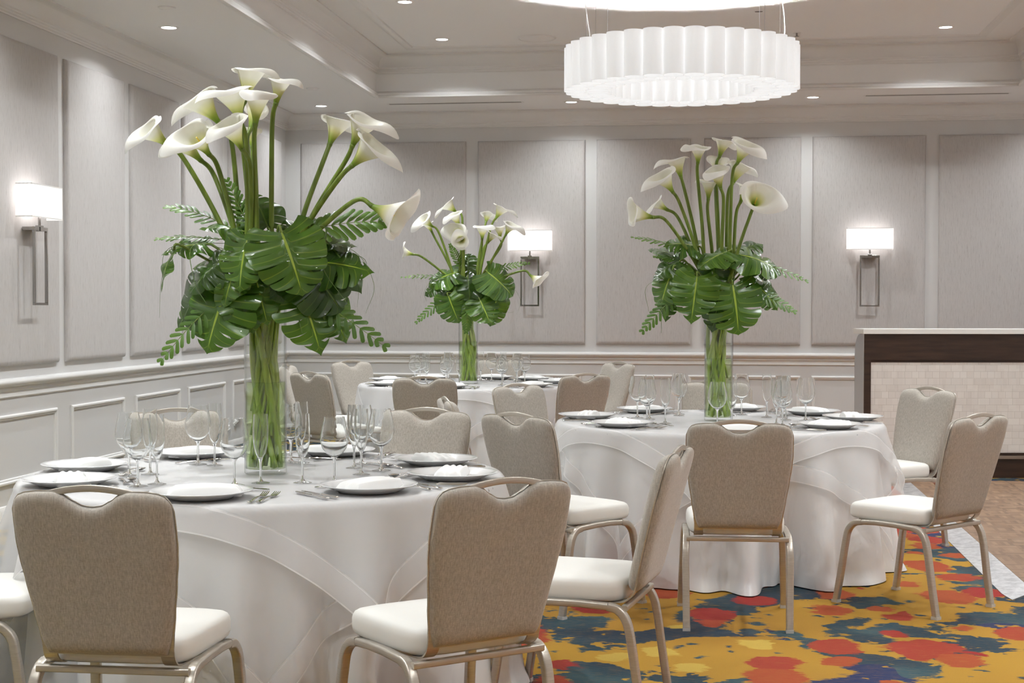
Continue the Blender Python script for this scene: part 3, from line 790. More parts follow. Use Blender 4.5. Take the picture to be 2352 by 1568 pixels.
for k in range(N):
    for (src, rr, off) in ((outer0, .742, 0), (inner0, .592, .5)):
        a = 2 * math.pi * (k + off) / N
        if k == 0: o = src
        else: o = src.copy(); col.objects.link(o); o.parent = ch
        o.location = (rr * math.cos(a), rr * math.sin(a), 0); o.rotation_euler = (0, 0, a)
MB().lathe([(.650, .20), (.680, .20), (.680, .206), (.650, .206), (.650, .20)], 70).build('light_ring', M['led_glow'], ch)
MB().lathe([(.640, .186), (.690, .186), (.690, .199), (.640, .199), (.640, .186)], 70).build('ring_shield', M['trim_paint'], ch)  # added tray under the light ring, blocks its downward light
for (dx, dy) in ((-.56, .56), (.56, .56), (-.56, -.56), (.56, -.56), (-.70, .35), (.70, .35)):
    MB().sweep([(dx, dy, H), (dx, dy, ZU - CZ0 - .02)], circ(.0018, 6)).build('cable', M['steel'], ch)
    MB().lathe([(.0005, ZU - CZ0 - .008), (.045, ZU - CZ0 - .008), (.047, ZU - CZ0)], 24, dx, dy).build('canopy', M['steel'], ch)
    MB().lathe([(.006, ZU - CZ0 - .05), (.006, ZU - CZ0 - .008)], 10, dx, dy).build('cable_grip', M['steel'], ch)
pl = [(-.72, .30, ZU - CZ0), (-.70, .24, 1.0 * (ZU - CZ0) - .2), (-.66, .2, H + .1), (-.67, .18, H - .05)]
MB().sweep(spline(pl), circ(.004, 8)).build('power_cord', M['white_cable'], ch)
MB().lathe([(.0005, ZU - CZ0 - .014), (.06, ZU - CZ0 - .014), (.063, ZU - CZ0)], 24, -.72, .30).build('canopy', M['steel'], ch)
pl = [(.66, .10, ZU - CZ0), (.70, .06, ZU - CZ0 - .25), (.72, .05, H + .12), (.70, .05, H - .05)]
MB().sweep(spline(pl), circ(.004, 8)).build('power_cord', M['white_cable'], ch)

tw = copy_tree(ch); tw.location = (CX, -13.6, CZ0); tag(tw, 'unseen copy of the ring chandelier added to light the near half of the room', 'chandelier')  # unseen second chandelier, added for its light on the near half
# ---------------------------------------------------------------- wall lamps
def sconce(loc, rz, label):
    """local: wall at y = 0, lamp towards -y"""
    o = empty('wall_lamp', loc, rz); tag(o, label, 'wall lamp', 'box shaded wall lamps')
    w, d0, d1, z0, z1 = .222, .030, .140, -.108, .108
    mb = MB()
    pth = [(-w, -d0), (-w, -d1), (w, -d1), (w, -d0)]
    t_ = .003
    for (a, b) in zip(pth, pth[1:]):
        x0, x1 = sorted((a[0], b[0])); y0, y1 = sorted((a[1], b[1]))
        if x0 == x1: mb.box(x0 - t_/2, x0 + t_/2, y0, y1, z0, z1)
        else: mb.box(x0, x1, y0 - t_/2, y0 + t_/2, z0, z1)
    mb.build('lamp_shade', M['lamp_shade_cloth'], o, False)
    mb = MB()
    for z in (z0, z1 - .008):
        mb.box(-w - .003, w + .003, -d1 - .003, -d1 - .0016, z, z + .008)
        mb.box(-w - .003, -w - .0016, -d1 - .003, -d0, z, z + .008); mb.box(w + .0016, w + .003, -d1 - .003, -d0, z, z + .008)
    tr = mb.build('shade_trim', M['napkin_cloth'], o, False)
    MB().sweep([(0, -.085, z0 - .055), (0, -.085, z0 + .02)], circ(.009, 12)).build('stem', M['chrome'], o)
    bevel(MB().box(-.02, .02, -.105, -.065, z0 - .085, z0 - .045).build('mounting_block', M['chrome'], o, False), .002)
    bevel(MB().box(-.075, .075, -.075, -.001, z0 - .079, z0 - .055).build('bracket', M['chrome'], o, False), .002)
    zt, zb, hw = z0 - .055, z0 - .565, .097
    mb = MB()
    mb.box(-hw, hw, -.098, -.080, zt - .026, zt); mb.box(-hw, hw, -.098, -.080, zb, zb + .016)
    mb.box(-hw, -hw + .016, -.098, -.080, zb + .016, zt - .026); mb.box(hw - .016, hw, -.098, -.080, zb + .016, zt - .026)
    bevel(mb.build('frame', M['chrome'], o, False), .0015)
    for x in (-.11, .11):
        MB().lathe([(.001, -.03), (.022, -.02), (.028, .0), (.022, .02), (.001, .03)], 14, x, -.085).build('bulb', M['bulb_glow'], o)
    return o
sconce((6.027, -.036, 2.09), 0, 'lit wall lamp with white box shade on the back wall right of the right centrepiece')
sconce((2.617, -.036, 2.09), 0, 'lit wall lamp with white box shade partly behind the small centrepiece')
sconce((.036, -6.06, 2.09), R(90), 'lit wall lamp with white box shade on the left wall at the picture edge')

# ---------------------------------------------------------------- dance floor
df = empty('dance_floor', (5.89, -7.89, 0)); tag(df, 'portable parquet dance floor laid on the carpet with silver ramp edging', 'dance floor')
MB().box(.155, 2.62, .155, 4.93, .001, .018).build('parquet', M['parquet'], df, False)
def ramp(pts):
    mb = MB(); mb.add(pts, [(0, 1, 2, 3), (0, 4, 5, 1), (1, 5, 6, 2), (2, 6, 7, 3), (3, 7, 4, 0), (4, 7, 6, 5)]); return mb
def wedge(a, b, c, d):   # outer pair a b (low), inner pair c d (high)
    return ramp([(a[0], a[1], .004), (b[0], b[1], .004), (c[0], c[1], .0185), (d[0], d[1], .0185), (a[0], a[1], .0005), (b[0], b[1], .0005), (c[0], c[1], .0005), (d[0], d[1], .0005)])
ys = [.155, .76, 1.68, 2.6, 3.52, 4.44, 4.93]
for y0, y1 in zip(ys, ys[1:]):
    wedge((0, y1 - .002), (0, y0), (.153, y0), (.153, y1 - .002)).build('ramp_edge', M['aluminium'], df, False)
wedge((0, .153), (.02, 0), (.153, .153), (.153, .1535)).build('corner_ramp', M['aluminium'], df, False)
for x0, x1 in ((.155, 1.07), (1.07, 1.99), (1.99, 2.62)):
    wedge((x0, 0), (x1 - .002, 0), (x1 - .002, .153), (x0, .153)).build('ramp_edge', M['aluminium'], df, False)

# ---------------------------------------------------------------- bar counter
br = empty('bar_counter', (5.715, -2.765, 0), R(8.2)); tag(br, 'dark wood bar counter with white mosaic front and pale top standing against the dance floor', 'bar')
BL, BD = 2.35, .30
bevel(MB().box(-.012, BL, -.02, BD + .02, 1.19, 1.232).build('countertop', M['counter'], br, False), .002)
mb = MB()
mb.box(0.0, BL, 0, .03, .975, 1.19); mb.box(.0, .058, 0, .03, .19, .975); mb.box(.058, BL, 0, .03, .19, .21)
mb.box(.058, BL, .012, .03, .955, .975)
bevel(mb.build('front_frame', M['dark_veneer'], br, False), .001)
MB().box(.058, BL, .014, .028, .21, .957).build('mosaic_panel', M['mosaic'], br, False)
mb = MB(); pr = [(.0, .16), (BD, .16), (BD, .99)] + [(BD - .16 * (1 - math.cos(R(a))), .99 + .195 * math.sin(R(a))) for a in range(10, 91, 10)] + [(0, 1.19)]
n = len(pr); mb.add([(x, y, z) for x in (-.006, -.0005) for (y, z) in pr], [tuple(range(n)), tuple(range(2 * n - 1, n - 1, -1))] + [(i, i + n, (i + 1) % n + n, (i + 1) % n) for i in range(n)])
mb.build('end_panel', M['steel'], br, False)
mb = MB(); mb.add([(x, y, z) for x in (.001, BL) for (y, z) in pr if y > .04 or True], [tuple(range(n)), tuple(range(2 * n - 1, n - 1, -1))] + [(i, i + n, (i + 1) % n + n, (i + 1) % n) for i in range(n)])
mb2 = MB().box(.001, BL, .031, BD - .16, .16, 1.189); mb2.build('body', M['dark_veneer'], br, False)
MB().box(-.004, BL, -.008, .02, .160, .188).build('kick_rail', M['chrome'], br, False)
MB().box(.0, BL, .012, BD - .02, .0, .160).build('plinth', M['dark_veneer'], br, False)

# ================================================================ chairs
def chair_proto():
    c = empty('banquet_chair')
    ZB, ZT = .445, .93
    top = [(0, .866), (.025, .869), (.055, .884), (.08, .902), (.105, .910), (.15, .910), (.185, .906), (.205, .899), (.218, .886), (.2265, .866), (.232, .845)]
    hwz = [(.445, .184), (.50, .190), (.56, .200), (.66, .214), (.735, .223), (.80, .227), (.86, .2265), (.90, .2255)]
    def yc(z): return -.232 - (z - ZB) * .235 - .05 * (z - ZB) ** 2
    def outline(u, v, grow=0.0):
        hw0 = interp(hwz, ZB + v * .45) + grow
        x = u * hw0
        zt = interp(top, abs(x)) + grow
        return x, (ZB - grow) + v * (zt - ZB + grow)
    def pad(sign, y0, T, name, zlow=0):
        mb = MB()
        nu, nv = 61, 35
        def face(u, v, k):
            uu = .45 * math.sin((u - .5) * math.pi) + .55 * (u - .5) * 2; vv = .5 + .5 * math.sin((v - .5) * math.pi)
            # soften the corners of the outline
            q = 1 - .030 * (abs(uu) ** 12) * (max(0, 1 - vv * 6) ** 2 * 2.5)
            x, z = outline(uu * q, vv)
            e = max(0, 1 - abs(uu) ** 9) ** .5 * max(0, 1 - abs(2 * vv - 1) ** 16) ** .5
            sc = min(1, max(0, (z - .60)) / .3) * math.exp(-(x / .07) ** 2)
            ey = e * (1 - .0 * sc)
            return (x, yc(z) + sign * (y0 + T * ey * k), z)
        mb.grid(nu, nv, lambda u, v: face(u, v, 1.0))
        mb.grid(nu, nv, lambda u, v: face(u, v, 0.0))
        # rim between the two sheets
        n = nu
        ring = [i for i in range(nu)] + [j * n + n - 1 for j in range(1, nv)] + [(nv - 1) * n + i for i in range(n - 2, -1, -1)] + [j * n for j in range(nv - 2, 0, -1)]
        m = len(ring); off = nu * nv
        for a in range(m): mb.f.append((ring[a], ring[(a + 1) % m], off + ring[(a + 1) % m], off + ring[a]))
        o = mb.build(name, M['chair_fabric'], c, auto=75)
        bm = bmesh.new(); bm.from_mesh(o.data); bmesh.ops.remove_doubles(bm, verts=bm.verts, dist=.0002); bmesh.ops.recalc_face_normals(bm, faces=bm.faces); bm.to_mesh(o.data); bm.free()
        return o
    pad(1, .003, .036, 'front_pad'); pad(-1, .003, .026, 'back_pad')
    # thin frame sheet between the pads
    mb = MB()
    for k_ in (.0025, -.0025):
        def sh(u, v, k_=k_):
            x, z = outline((u - .5) * 2, v, .0035); return (x, yc(z) + k_, z)
        mb.grid(61, 21, sh)
    n = 61; n_v = 21; ring = [i for i in range(n)] + [j * n + n - 1 for j in range(1, n_v)] + [(n_v - 1) * n + i for i in range(n - 2, -1, -1)] + [j * n for j in range(n_v - 2, 0, -1)]
    for a in range(len(ring)): mb.f.append((ring[a], ring[(a + 1) % len(ring)], n * n_v + ring[(a + 1) % len(ring)], n * n_v + ring[a]))
    mb.build('back_frame', M['champagne'], c, auto=50)
    # handle
    path = [(x, yc(.90), .901 + .0195 * (1 - (x / .128) ** 2)) for x in [-.128 + .256 * i / 20 for i in range(21)]]
    path = [(x, yc(z) , z) for (x, y, z) in path]
    MB().sweep(path, rect(.010, .019, .003), up=(0, 0, 1)).build('handle', M['champagne'], c, auto=50)
    # straps that carry the back into the seat
    for s in (-1, 1):
        mb = MB()
        x = s * .170
        pth = spline([(x, yc(.52), .52), (x, yc(.46) - .001, .46), (x, -.222, .428), (x, -.19, .409), (x, -.12, .404), (x, .02, .404)], 6)
        mb.sweep(pth, rect(.040, .005), up=(0, 0, 1))
        mb.build('back_strap', M['champagne'], c, auto=50)
    # seat
    def seat_outline(k, inset=0):
        pts = []
        for i in range(72):
            a = 2 * math.pi * i / 72; ca, sa = math.cos(a), math.sin(a)
            e = 2 / 5.5
            x = math.copysign(abs(ca) ** e, ca); y = math.copysign(abs(sa) ** e, sa)
            yy = y * .226 + .022
            hw = .208 + .016 * ((yy + .2) / .45)
            xx = x * hw
            pts.append((xx * k, .022 + (yy - .022) * k, 0))
        return pts
    mb = MB(); rings = [(.90, .408), (.965, .410), (.99, .417), (1.0, .431), (1.0, .456), (.99, .470), (.965, .480), (.92, .4860), (.80, .4910), (.55, .4955), (.25, .4975), (.02, .498)]
    vs = []
    for (k_, z) in rings:
        for (x, y, _) in seat_outline(k_):
            zz = z - (.010 * max(0, (y - .14) / .11) ** 2 if z > .46 else 0) + (.004 * max(0, (y - .1) / .15) if z < .43 else 0)
            vs.append((x, y, zz))
    fs = [(r_ * 72 + i, r_ * 72 + (i + 1) % 72, (r_ + 1) * 72 + (i + 1) % 72, (r_ + 1) * 72 + i) for r_ in range(len(rings) - 1) for i in range(72)]
    fs += [tuple(range(72))[::-1], tuple((len(rings) - 1) * 72 + i for i in range(72))]
    mb.add(vs, fs); mb.build('seat', M['seat_vinyl'], c, auto=60)
    # cross bars and side rails
    MB().sweep([(-.222, -.205, .393), (.222, -.205, .393)], rect(.022, .020, .004)).build('crossbar', M['champagne'], c, auto=50)
    MB().sweep([(-.20, .16, .400), (.20, .16, .400)], rect(.020, .020, .004)).build('crossbar', M['champagne'], c, auto=50)
    sec = rect(.030, .022, .006)
    for s in (-1, 1):
        MB().sweep([(s * .222, -.150, .398), (s * .222, -.05, .403), (s * .222, .05, .403), (s * .222, .13, .398)], rect(.030, .024, .006), up=(0, 0, 1)).build('side_rail', M['champagne'], c, auto=50)
        rp = spline([(s * .222, -.150, .398), (s * .223, -.185, .388), (s * .225, -.212, .357), (s * .226, -.228, .30), (s * .224, -.25, .15), (s * .222, -.272, .012)], 7)
        r_ = MB().sweep(rp, rect(.031, .028, .006), up=(0, 0, 1)).build('leg', M['champagne'], c, auto=50)
        fp = spline([(s * .222, .13, .398), (s * .223, .175, .388), (s * .226, .208, .355), (s * .229, .222, .30), (s * .235, .245, .15), (s * .240, .268, .012)], 7)
        f_ = MB().sweep(fp, rect(.031, .028, .006), up=(0, 0, 1)).build('leg', M['champagne'], c, auto=50)
        for (lg, p) in ((r_, rp[-1]), (f_, fp[-1])):
            MB().box(p[0] - .0165, p[0] + .0165, p[1] - .0165, p[1] + .0165, 0, .014).build('foot_cap', M['clear_cap'], lg, False)
    return c
CH = [
 ('A', 2.813, -11.108, 90.6, 'tan fabric banquet chair seen from behind at the front left of the nearest table'),
 ('A', 3.672, -10.852, 130.3, 'tan fabric banquet chair seen from behind at the front right of the nearest table'),
 ('A', 2.183, -8.866, -57.3, 'fabric banquet chair facing the camera behind the nearest table, left of the vase'),
 ('A', 3.038, -8.708, -102.1, 'beige banquet chair facing the camera behind the nearest table, right of the vase'),
 ('A', 4.016, -10.022, 170.7, 'beige banquet chair in side view between the nearest and the right table, facing left'),
 ('A', 2.02, -10.62, 10, 'banquet chair cut by the left picture edge, only its white seat and leg showing'),
 ('B', 4.580, -8.494, 92.0, 'tan banquet chair seen straight from behind in front of the right table'),
 ('B', 5.427, -8.044, 138.0, 'tan banquet chair at the near right of the right table, partly over the ramp edging'),
 ('B', 3.794, -8.265, 53.0, 'tan banquet chair at the near left of the right table, back turned, white seat showing'),
 ('B', 5.44, -6.26, -144.2, 'beige banquet chair at the far right of the right table in front of the bar'),
 ('B', 4.508, -5.79, -89.9, 'banquet chair behind the right table, hidden behind its vase and glasses'),
 ('B', 3.388, -7.311, 18.8, 'banquet chair between the tables seen edge on, backrest leaning left'),
 ('B', 3.594, -6.252, -36.5, 'beige banquet chair facing the camera at the far left of the right table'),
 ('C', 2.487, -4.76, 90.2, 'dark brown looking banquet chair seen from behind in front of the farthest table'),
 ('C', 3.338, -4.21, 129.8, 'brown banquet chair seen from behind at the near right of the farthest table'),
 ('C', 3.345, -2.437, -139.3, 'pale banquet chair facing the camera at the far right of the farthest table'),
 ('C', 1.582, -2.48, -37.9, 'pale banquet chair facing the camera at the far left of the farthest table'),
 ('C', 1.703, -4.233, 53.6, 'grey looking banquet chair seen from behind at the near left of the farthest table'),
 ('C', 1.34, -3.158, -1.1, 'banquet chair at the left of the farthest table, edge of its backrest beside the vase'),
 ('C', 2.502, -2.038, -91.1, 'banquet chair behind the farthest table, hidden by its glasses'),
]
TN = {'A': 'nearest table', 'B': 'right table', 'C': 'farthest table'}
chair0 = chair_proto()
for i, (tb, x, y, a, lab) in enumerate(CH):
    o = chair0 if i == 0 else copy_tree(chair0)
    back = .07 if i in (2, 3, 9, 10, 12, 15, 16, 18, 19) else 0
    o.location = (x - back * math.cos(R(a)), y - back * math.sin(R(a)), 0); o.rotation_euler = (0, 0, R(a - 90))
    tag(o, lab, 'chair', 'banquet chairs around the ' + TN[tb])
# ================================================================ tables
TAB = {'A': (2.799, -9.823), 'B': (4.51, -6.93), 'C': (2.48, -3.18)}
RT, ZT = .900, .775
def make_fold(seed):
    r_ = random.Random(seed)
    comps = [(n_, r_.uniform(0, 6.28), r_.uniform(.5, 1.0)) for n_ in (5, 8, 11, 14, 17, 22, 27)]
    ph = [r_.uniform(0, 6.28) for _ in range(3)]
    def fold(a, d):
        """radial offset at angle a and drop d (metres below the top)"""
        t = max(0.0, min(1.0, (d - .03) / .72))
        v = 0.0
        for (n_, p, w) in comps:
            v += w * math.cos(n_ * a + p + .35 * math.sin(3 * a + ph[0]) * n_ / 5) / (1 + n_ * .012)
        v /= 2.3
        v = v - .25 * v * v
        return t ** 1.05 * (.115 * v + .030) + .018 * t
    return fold
def cloth(key, fold):
    mb = MB(); na, ns = 420, 46
    vs = []; re_ = .022
    for j in range(ns + 1):
        for i in range(na):
            a = 2 * math.pi * i / na
            if j <= 10:
                r = (RT - re_) * j / 10; z = ZT
            elif j <= 15:
                b = (j - 10) / 5 * math.pi / 2 * .97; r = RT - re_ + re_ * math.sin(b); z = ZT - re_ * (1 - math.cos(b))
            else:
                q = (j - 15) / (ns - 15); d = re_ + q * (ZT - re_ - .006)
                z = ZT - d; r = RT + fold(a, d)
                wr = noise.noise(Vector((a * 6, d * 9, 3.1 + hash(key) % 3 * 0))) * .004 * min(1, d * 4)
                r += wr
                if q > .93:   # the hem settles outward on the carpet
                    r += (q - .93) / .07 * (.016 + .016 * math.cos(9 * a + 1.0))
            vs.append((r * math.cos(a), r * math.sin(a), z))
    fs = [(j * na + i, j * na + (i + 1) % na, (j + 1) * na + (i + 1) % na, (j + 1) * na + i) for j in range(1, ns) for i in range(na)]
    fs += [(0, na + i, na + (i + 1) % na) for i in range(na)]
    mb.v = vs; mb.f = fs
    bm_o = mb.build('tablecloth', M['satin'], auto=None)
    bm = bmesh.new(); bm.from_mesh(bm_o.data); bmesh.ops.remove_doubles(bm, verts=bm.verts[:na], dist=.001); bm.to_mesh(bm_o.data); bm.free()
    return bm_o
def overlay(fold, rot, half, lift, flare, seed):
    mb = MB(); n_ = 151; re_ = .02; vs = []; ed = []
    rr_ = random.Random(seed)
    p1, p2 = rr_.uniform(0, 6), rr_.uniform(0, 6)
    for j in range(n_):
        for i in range(n_):
            u = (i / (n_ - 1) * 2 - 1) * half; v = (j / (n_ - 1) * 2 - 1) * half
            rho = math.hypot(u, v); a = math.atan2(v, u) + rot
            R0 = RT - re_ + lift
            if rho <= R0:
                r = rho; z = ZT + lift + .0006 * math.sin(u * 31 + p1) * math.sin(v * 27 + p2)
            else:
                s_ = rho - R0; arc = re_ * 1.45
                if s_ < arc: b = s_ / re_; r = R0 + re_ * math.sin(b); z = ZT + lift - re_ * (1 - math.cos(b))
                else:
                    d = (s_ - arc) * .985 + re_
                    r = RT + lift * 1.5 + .004 + fold(a, d) * 1.1 + flare * max(0, d - .03) + .03 * d * math.cos(13 * a + p1 + 4 * d)
                    z = ZT + lift - d
            vs.append((r * math.cos(a), r * math.sin(a), z)); ed.append(half - max(abs(u), abs(v)))
    fs = [(j * n_ + i, j * n_ + i + 1, (j + 1) * n_ + i + 1, (j + 1) * n_ + i) for j in range(n_ - 1) for i in range(n_ - 1)]
    mb.add(vs, fs, edge=ed)
    return mb.build('organza_overlay', M['organza'], auto=None)
for key in 'ABC':
    x, y = TAB[key]; nm = TN[key]
    t_ = empty('round_table', (x, y, 0)); tag(t_, 'round folding banquet table hidden under white cloths, the ' + nm, 'table', 'round banquet tables')
    MB().lathe([(.0005, .745), (.86, .745), (.872, .751), (.872, .763), (.865, .768), (.0005, .768)], 64).build('tabletop', M['counter'], t_)
    for sx_ in (-1, 1):
        for sy_ in (-1, 1):
            MB().sweep([(sx_ * .45, sy_ * .3, .745), (sx_ * .45, sy_ * .32, .02)], circ(.014, 10)).build('leg', M['steel'], t_)
    fold = make_fold({'A': 3, 'B': 11, 'C': 23}[key])
    c_ = cloth(key, fold); c_.location = (x, y, 0)
    tag(c_, 'white satin tablecloth hanging to the carpet on the ' + nm, 'tablecloth', 'floor length satin tablecloths')
    for q, (rot, half, lift, flare, which) in enumerate([({'A': 62, 'B': 16, 'C': 40}[key], 1.12, .0015, .10, 'lower'), ({'A': 84, 'B': 45, 'C': 5}[key], .97, .003, .24, 'upper')]):
        o = overlay(fold, R(rot), half, lift, flare, q + ord(key)); o.location = (x, y, 0)
        tag(o, 'sheer square organza overlay with wide hem, %s layer of two on the %s' % (which, nm), 'table overlay', 'sheer organza overlays on the ' + nm)

# ---------------------------------------------------------------- place settings
ZI = ZT + .0042
def wine_proto():
    o = empty('wine_glass')
    MB().lathe([(.036, .0012), (.0365, .002), (.030, .004), (.012, .008)], 32, cap0=True).build('foot', M['foot_glass'], o)
    MB().lathe([(.0118, .0079), (.0055, .016), (.0042, .030), (.0042, .075), (.006, .088), (.012, .096)], 24).build('stem', M['stemware_glass'], o)
    MB().lathe([(.0005, .094), (.012, .096), (.030, .108), (.043, .126), (.0505, .150), (.050, .172), (.045, .198), (.039, .225), (.0365, .238), (.0358, .238), (.0382, .225), (.0442, .198), (.0492, .172), (.0497, .150), (.0422, .127), (.029, .1095), (.012, .0985), (.0005, .097)], 40).build('bowl', M['stemware_glass'], o)
    return o
def flute_proto():
    o = empty('champagne_flute')
    MB().lathe([(.033, .0012), (.0335, .002), (.027, .004), (.010, .008)], 32, cap0=True).build('foot', M['foot_glass'], o)
    MB().lathe([(.0098, .0079), (.005, .016), (.004, .03), (.004, .070), (.0055, .082), (.008, .088)], 24).build('stem', M['stemware_glass'], o)
    MB().lathe([(.0005, .086), (.008, .089), (.017, .106), (.0245, .135), (.0275, .165), (.0275, .195), (.0262, .225), (.0248, .248), (.0242, .248), (.0256, .225), (.0269, .195), (.0269, .165), (.0238, .135), (.0162, .107), (.008, .092), (.0005, .090)], 36).build('bowl', M['stemware_glass'], o)
    return o
def plate_proto():
    return MB().lathe([(.0005, .004), (.095, .004), (.100, .0015), (.106, .0015), (.110, .005), (.150, .020), (.1655, .0245), (.168, .0265), (.1665, .0278), (.150, .0245), (.112, .0095), (.104, .0075), (.0005, .0072)], 64).build('charger_plate', M['porcelain'], auto=60)
def napkin_proto(seed=1, pleat=True):
    mb = MB(); r_ = random.Random(seed)
    L_, W_ = .235, .105
    def top(u, v):
        x = (u - .5) * L_; y = (v - .5) * W_
        e = min(1, min(u, 1 - u) * 14) ** .5 * min(1, min(v, 1 - v) * 8) ** .5
        z = .004 + .021 * e + .0026 * math.sin(v * 4.2 * 6.283 + math.sin(u * 5) * .9) * e + .010 * math.sin(u * 2.6 + .3) * e * (1 if seed == 1 else .5)
        if seed == 2: z += .006 * e * math.exp(-((u - .32) / .12) ** 2) ; y *= 1 + .12 * math.sin(u * 9); 
        x += .006 * math.sin(v * 12)
        return (x, y + (u - .5) * .012, z)
    nu, nv = 40, 34
    mb.grid(nu, nv, top)
    mb.grid(nu, nv, lambda u, v: (top(u, v)[0], top(u, v)[1], .0005))
    ring = [i for i in range(nu)] + [j * nu + nu - 1 for j in range(1, nv)] + [(nv - 1) * nu + i for i in range(nu - 2, -1, -1)] + [j * nu for j in range(nv - 2, 0, -1)]
    for a in range(len(ring)): mb.f.append((ring[a], ring[(a + 1) % len(ring)], nu * nv + ring[(a + 1) % len(ring)], nu * nv + ring[a]))
    return mb.build('folded_napkin', M['napkin_cloth'], auto=70)
def handle_path(l): return [(-l, .0), (-l * .9, .0), (-l * .5, .0), (-.01, .0), (0, .0)]
def flat_sweep(mb, pts):  # pts: (y, half width, z, thickness)
    vs = []; fs = []
    for (y, w, z, th) in pts:
        vs += [(-w, y, z), (-w * .6, y, z + th), (w * .6, y, z + th), (w, y, z), (w * .6, y, z - th * .4), (-w * .6, y, z - th * .4)]
    for i in range(len(pts) - 1):
        for j in range(6): fs.append((i * 6 + j, i * 6 + (j + 1) % 6, (i + 1) * 6 + (j + 1) % 6, (i + 1) * 6 + j))
    fs += [tuple(range(6)), tuple((len(pts) - 1) * 6 + j for j in range(6))]
    mb.add(vs, fs)
HND = [(-.115, .003, .0022, .001), (-.113, .0075, .0024, .0018), (-.10, .0095, .003, .002), (-.085, .0085, .0038, .002), (-.06, .0062, .005, .002), (-.03, .0045, .006, .0022)]
def fork_proto():
    mb = MB(); flat_sweep(mb, HND + [(0, .003, .0062, .002), (.02, .003, .005, .002), (.03, .008, .0035, .0016), (.045, .0115, .0025, .0013), (.058, .012, .0028, .0012)])
    for k_ in range(4):
        x = -.0096 + k_ * .0064; n_ = len(mb.v)
        pts = [(.056, .0024, .003), (.075, .002, .005), (.092, .0016, .0085), (.100, .0006, .011)]
        vs = []; 
        for (y, w, z) in pts: vs += [(x - w, y, z), (x + w, y, z), (x + w, y, z + .0013), (x - w, y, z + .0013)]
        fs = [(i * 4 + j, i * 4 + (j + 1) % 4, i * 4 + 4 + (j + 1) % 4, i * 4 + 4 + j) for i in range(3) for j in range(4)] + [(0, 1, 2, 3), (12, 13, 14, 15)]
        mb.add(vs, fs)
    return mb.build('fork', M['silver'], auto=50)
def knife_proto():
    mb = MB(); flat_sweep(mb, [(-.115, .004, .005, .002), (-.113, .008, .005, .0038), (-.09, .009, .005, .0042), (-.03, .0065, .005, .0036), (-.015, .0075, .005, .004), (-.008, .005, .005, .003)])
    n0 = len(mb.v)
    pts = [(-.008, -.006, .006), (.02, -.009, .008), (.08, -.0095, .008), (.105, -.008, .0075), (.122, -.001, .005)]
    vs = []
    for (y, a, b) in pts: vs += [(a, y, .0036), (b, y, .0044), (b, y, .0052), (a, y, .0042)]
    mb.add(vs, [(i * 4 + j, i * 4 + (j + 1) % 4, i * 4 + 4 + (j + 1) % 4, i * 4 + 4 + j) for i in range(4) for j in range(4)] + [(0, 1, 2, 3), (16, 17, 18, 19)])
    return mb.build('table_knife', M['silver'], auto=40)
def spoon_proto():
    mb = MB(); flat_sweep(mb, HND + [(0, .003, .0062, .002), (.022, .003, .0055, .002), (.03, .005, .005, .0015)])
    def bowl(u, v):
        a = u * 2 * math.pi; k_ = v
        return (.0185 * k_ * math.cos(a), .056 + .029 * k_ * math.sin(a), .0012 + .0075 * k_ * k_)
    mb.grid(24, 8, lambda u, v: bowl(u, .02 + v * .98), wrap=True)
    mb.grid(24, 8, lambda u, v: tuple(Vector(bowl(u, .02 + v * .98)) + Vector((0, 0, .0011))), wrap=True)
    return mb.build('dessert_spoon', M['silver'], auto=60)

SEATS = {   # angle of each setting, radius of its plate, and where it is
 'A': [(179, .721, 'left'), (-141.7, .735, 'near left'), (131.4, .724, 'far left'), (-89.5, .731, 'near'), (82.8, .715, 'far'), (-43.4, .705, 'near right'), (35.6, .71, 'far right'), (-6.0, .735, 'right')],
 'B': [(176, .735, 'left'), (-136, .70, 'near left'), (126, .745, 'far left'), (81, .83, 'far'), (-83, .79, 'near'), (45, .77, 'far right'), (10, .755, 'right'), (-37, .715, 'near right')],
 'C': [(162, .76, 'left'), (-143, .72, 'near left'), (125, .74, 'far left'), (-93, .735, 'near'), (81, .75, 'far'), (50, .74, 'far right'), (12, .745, 'right'), (-37, .73, 'near right')]}
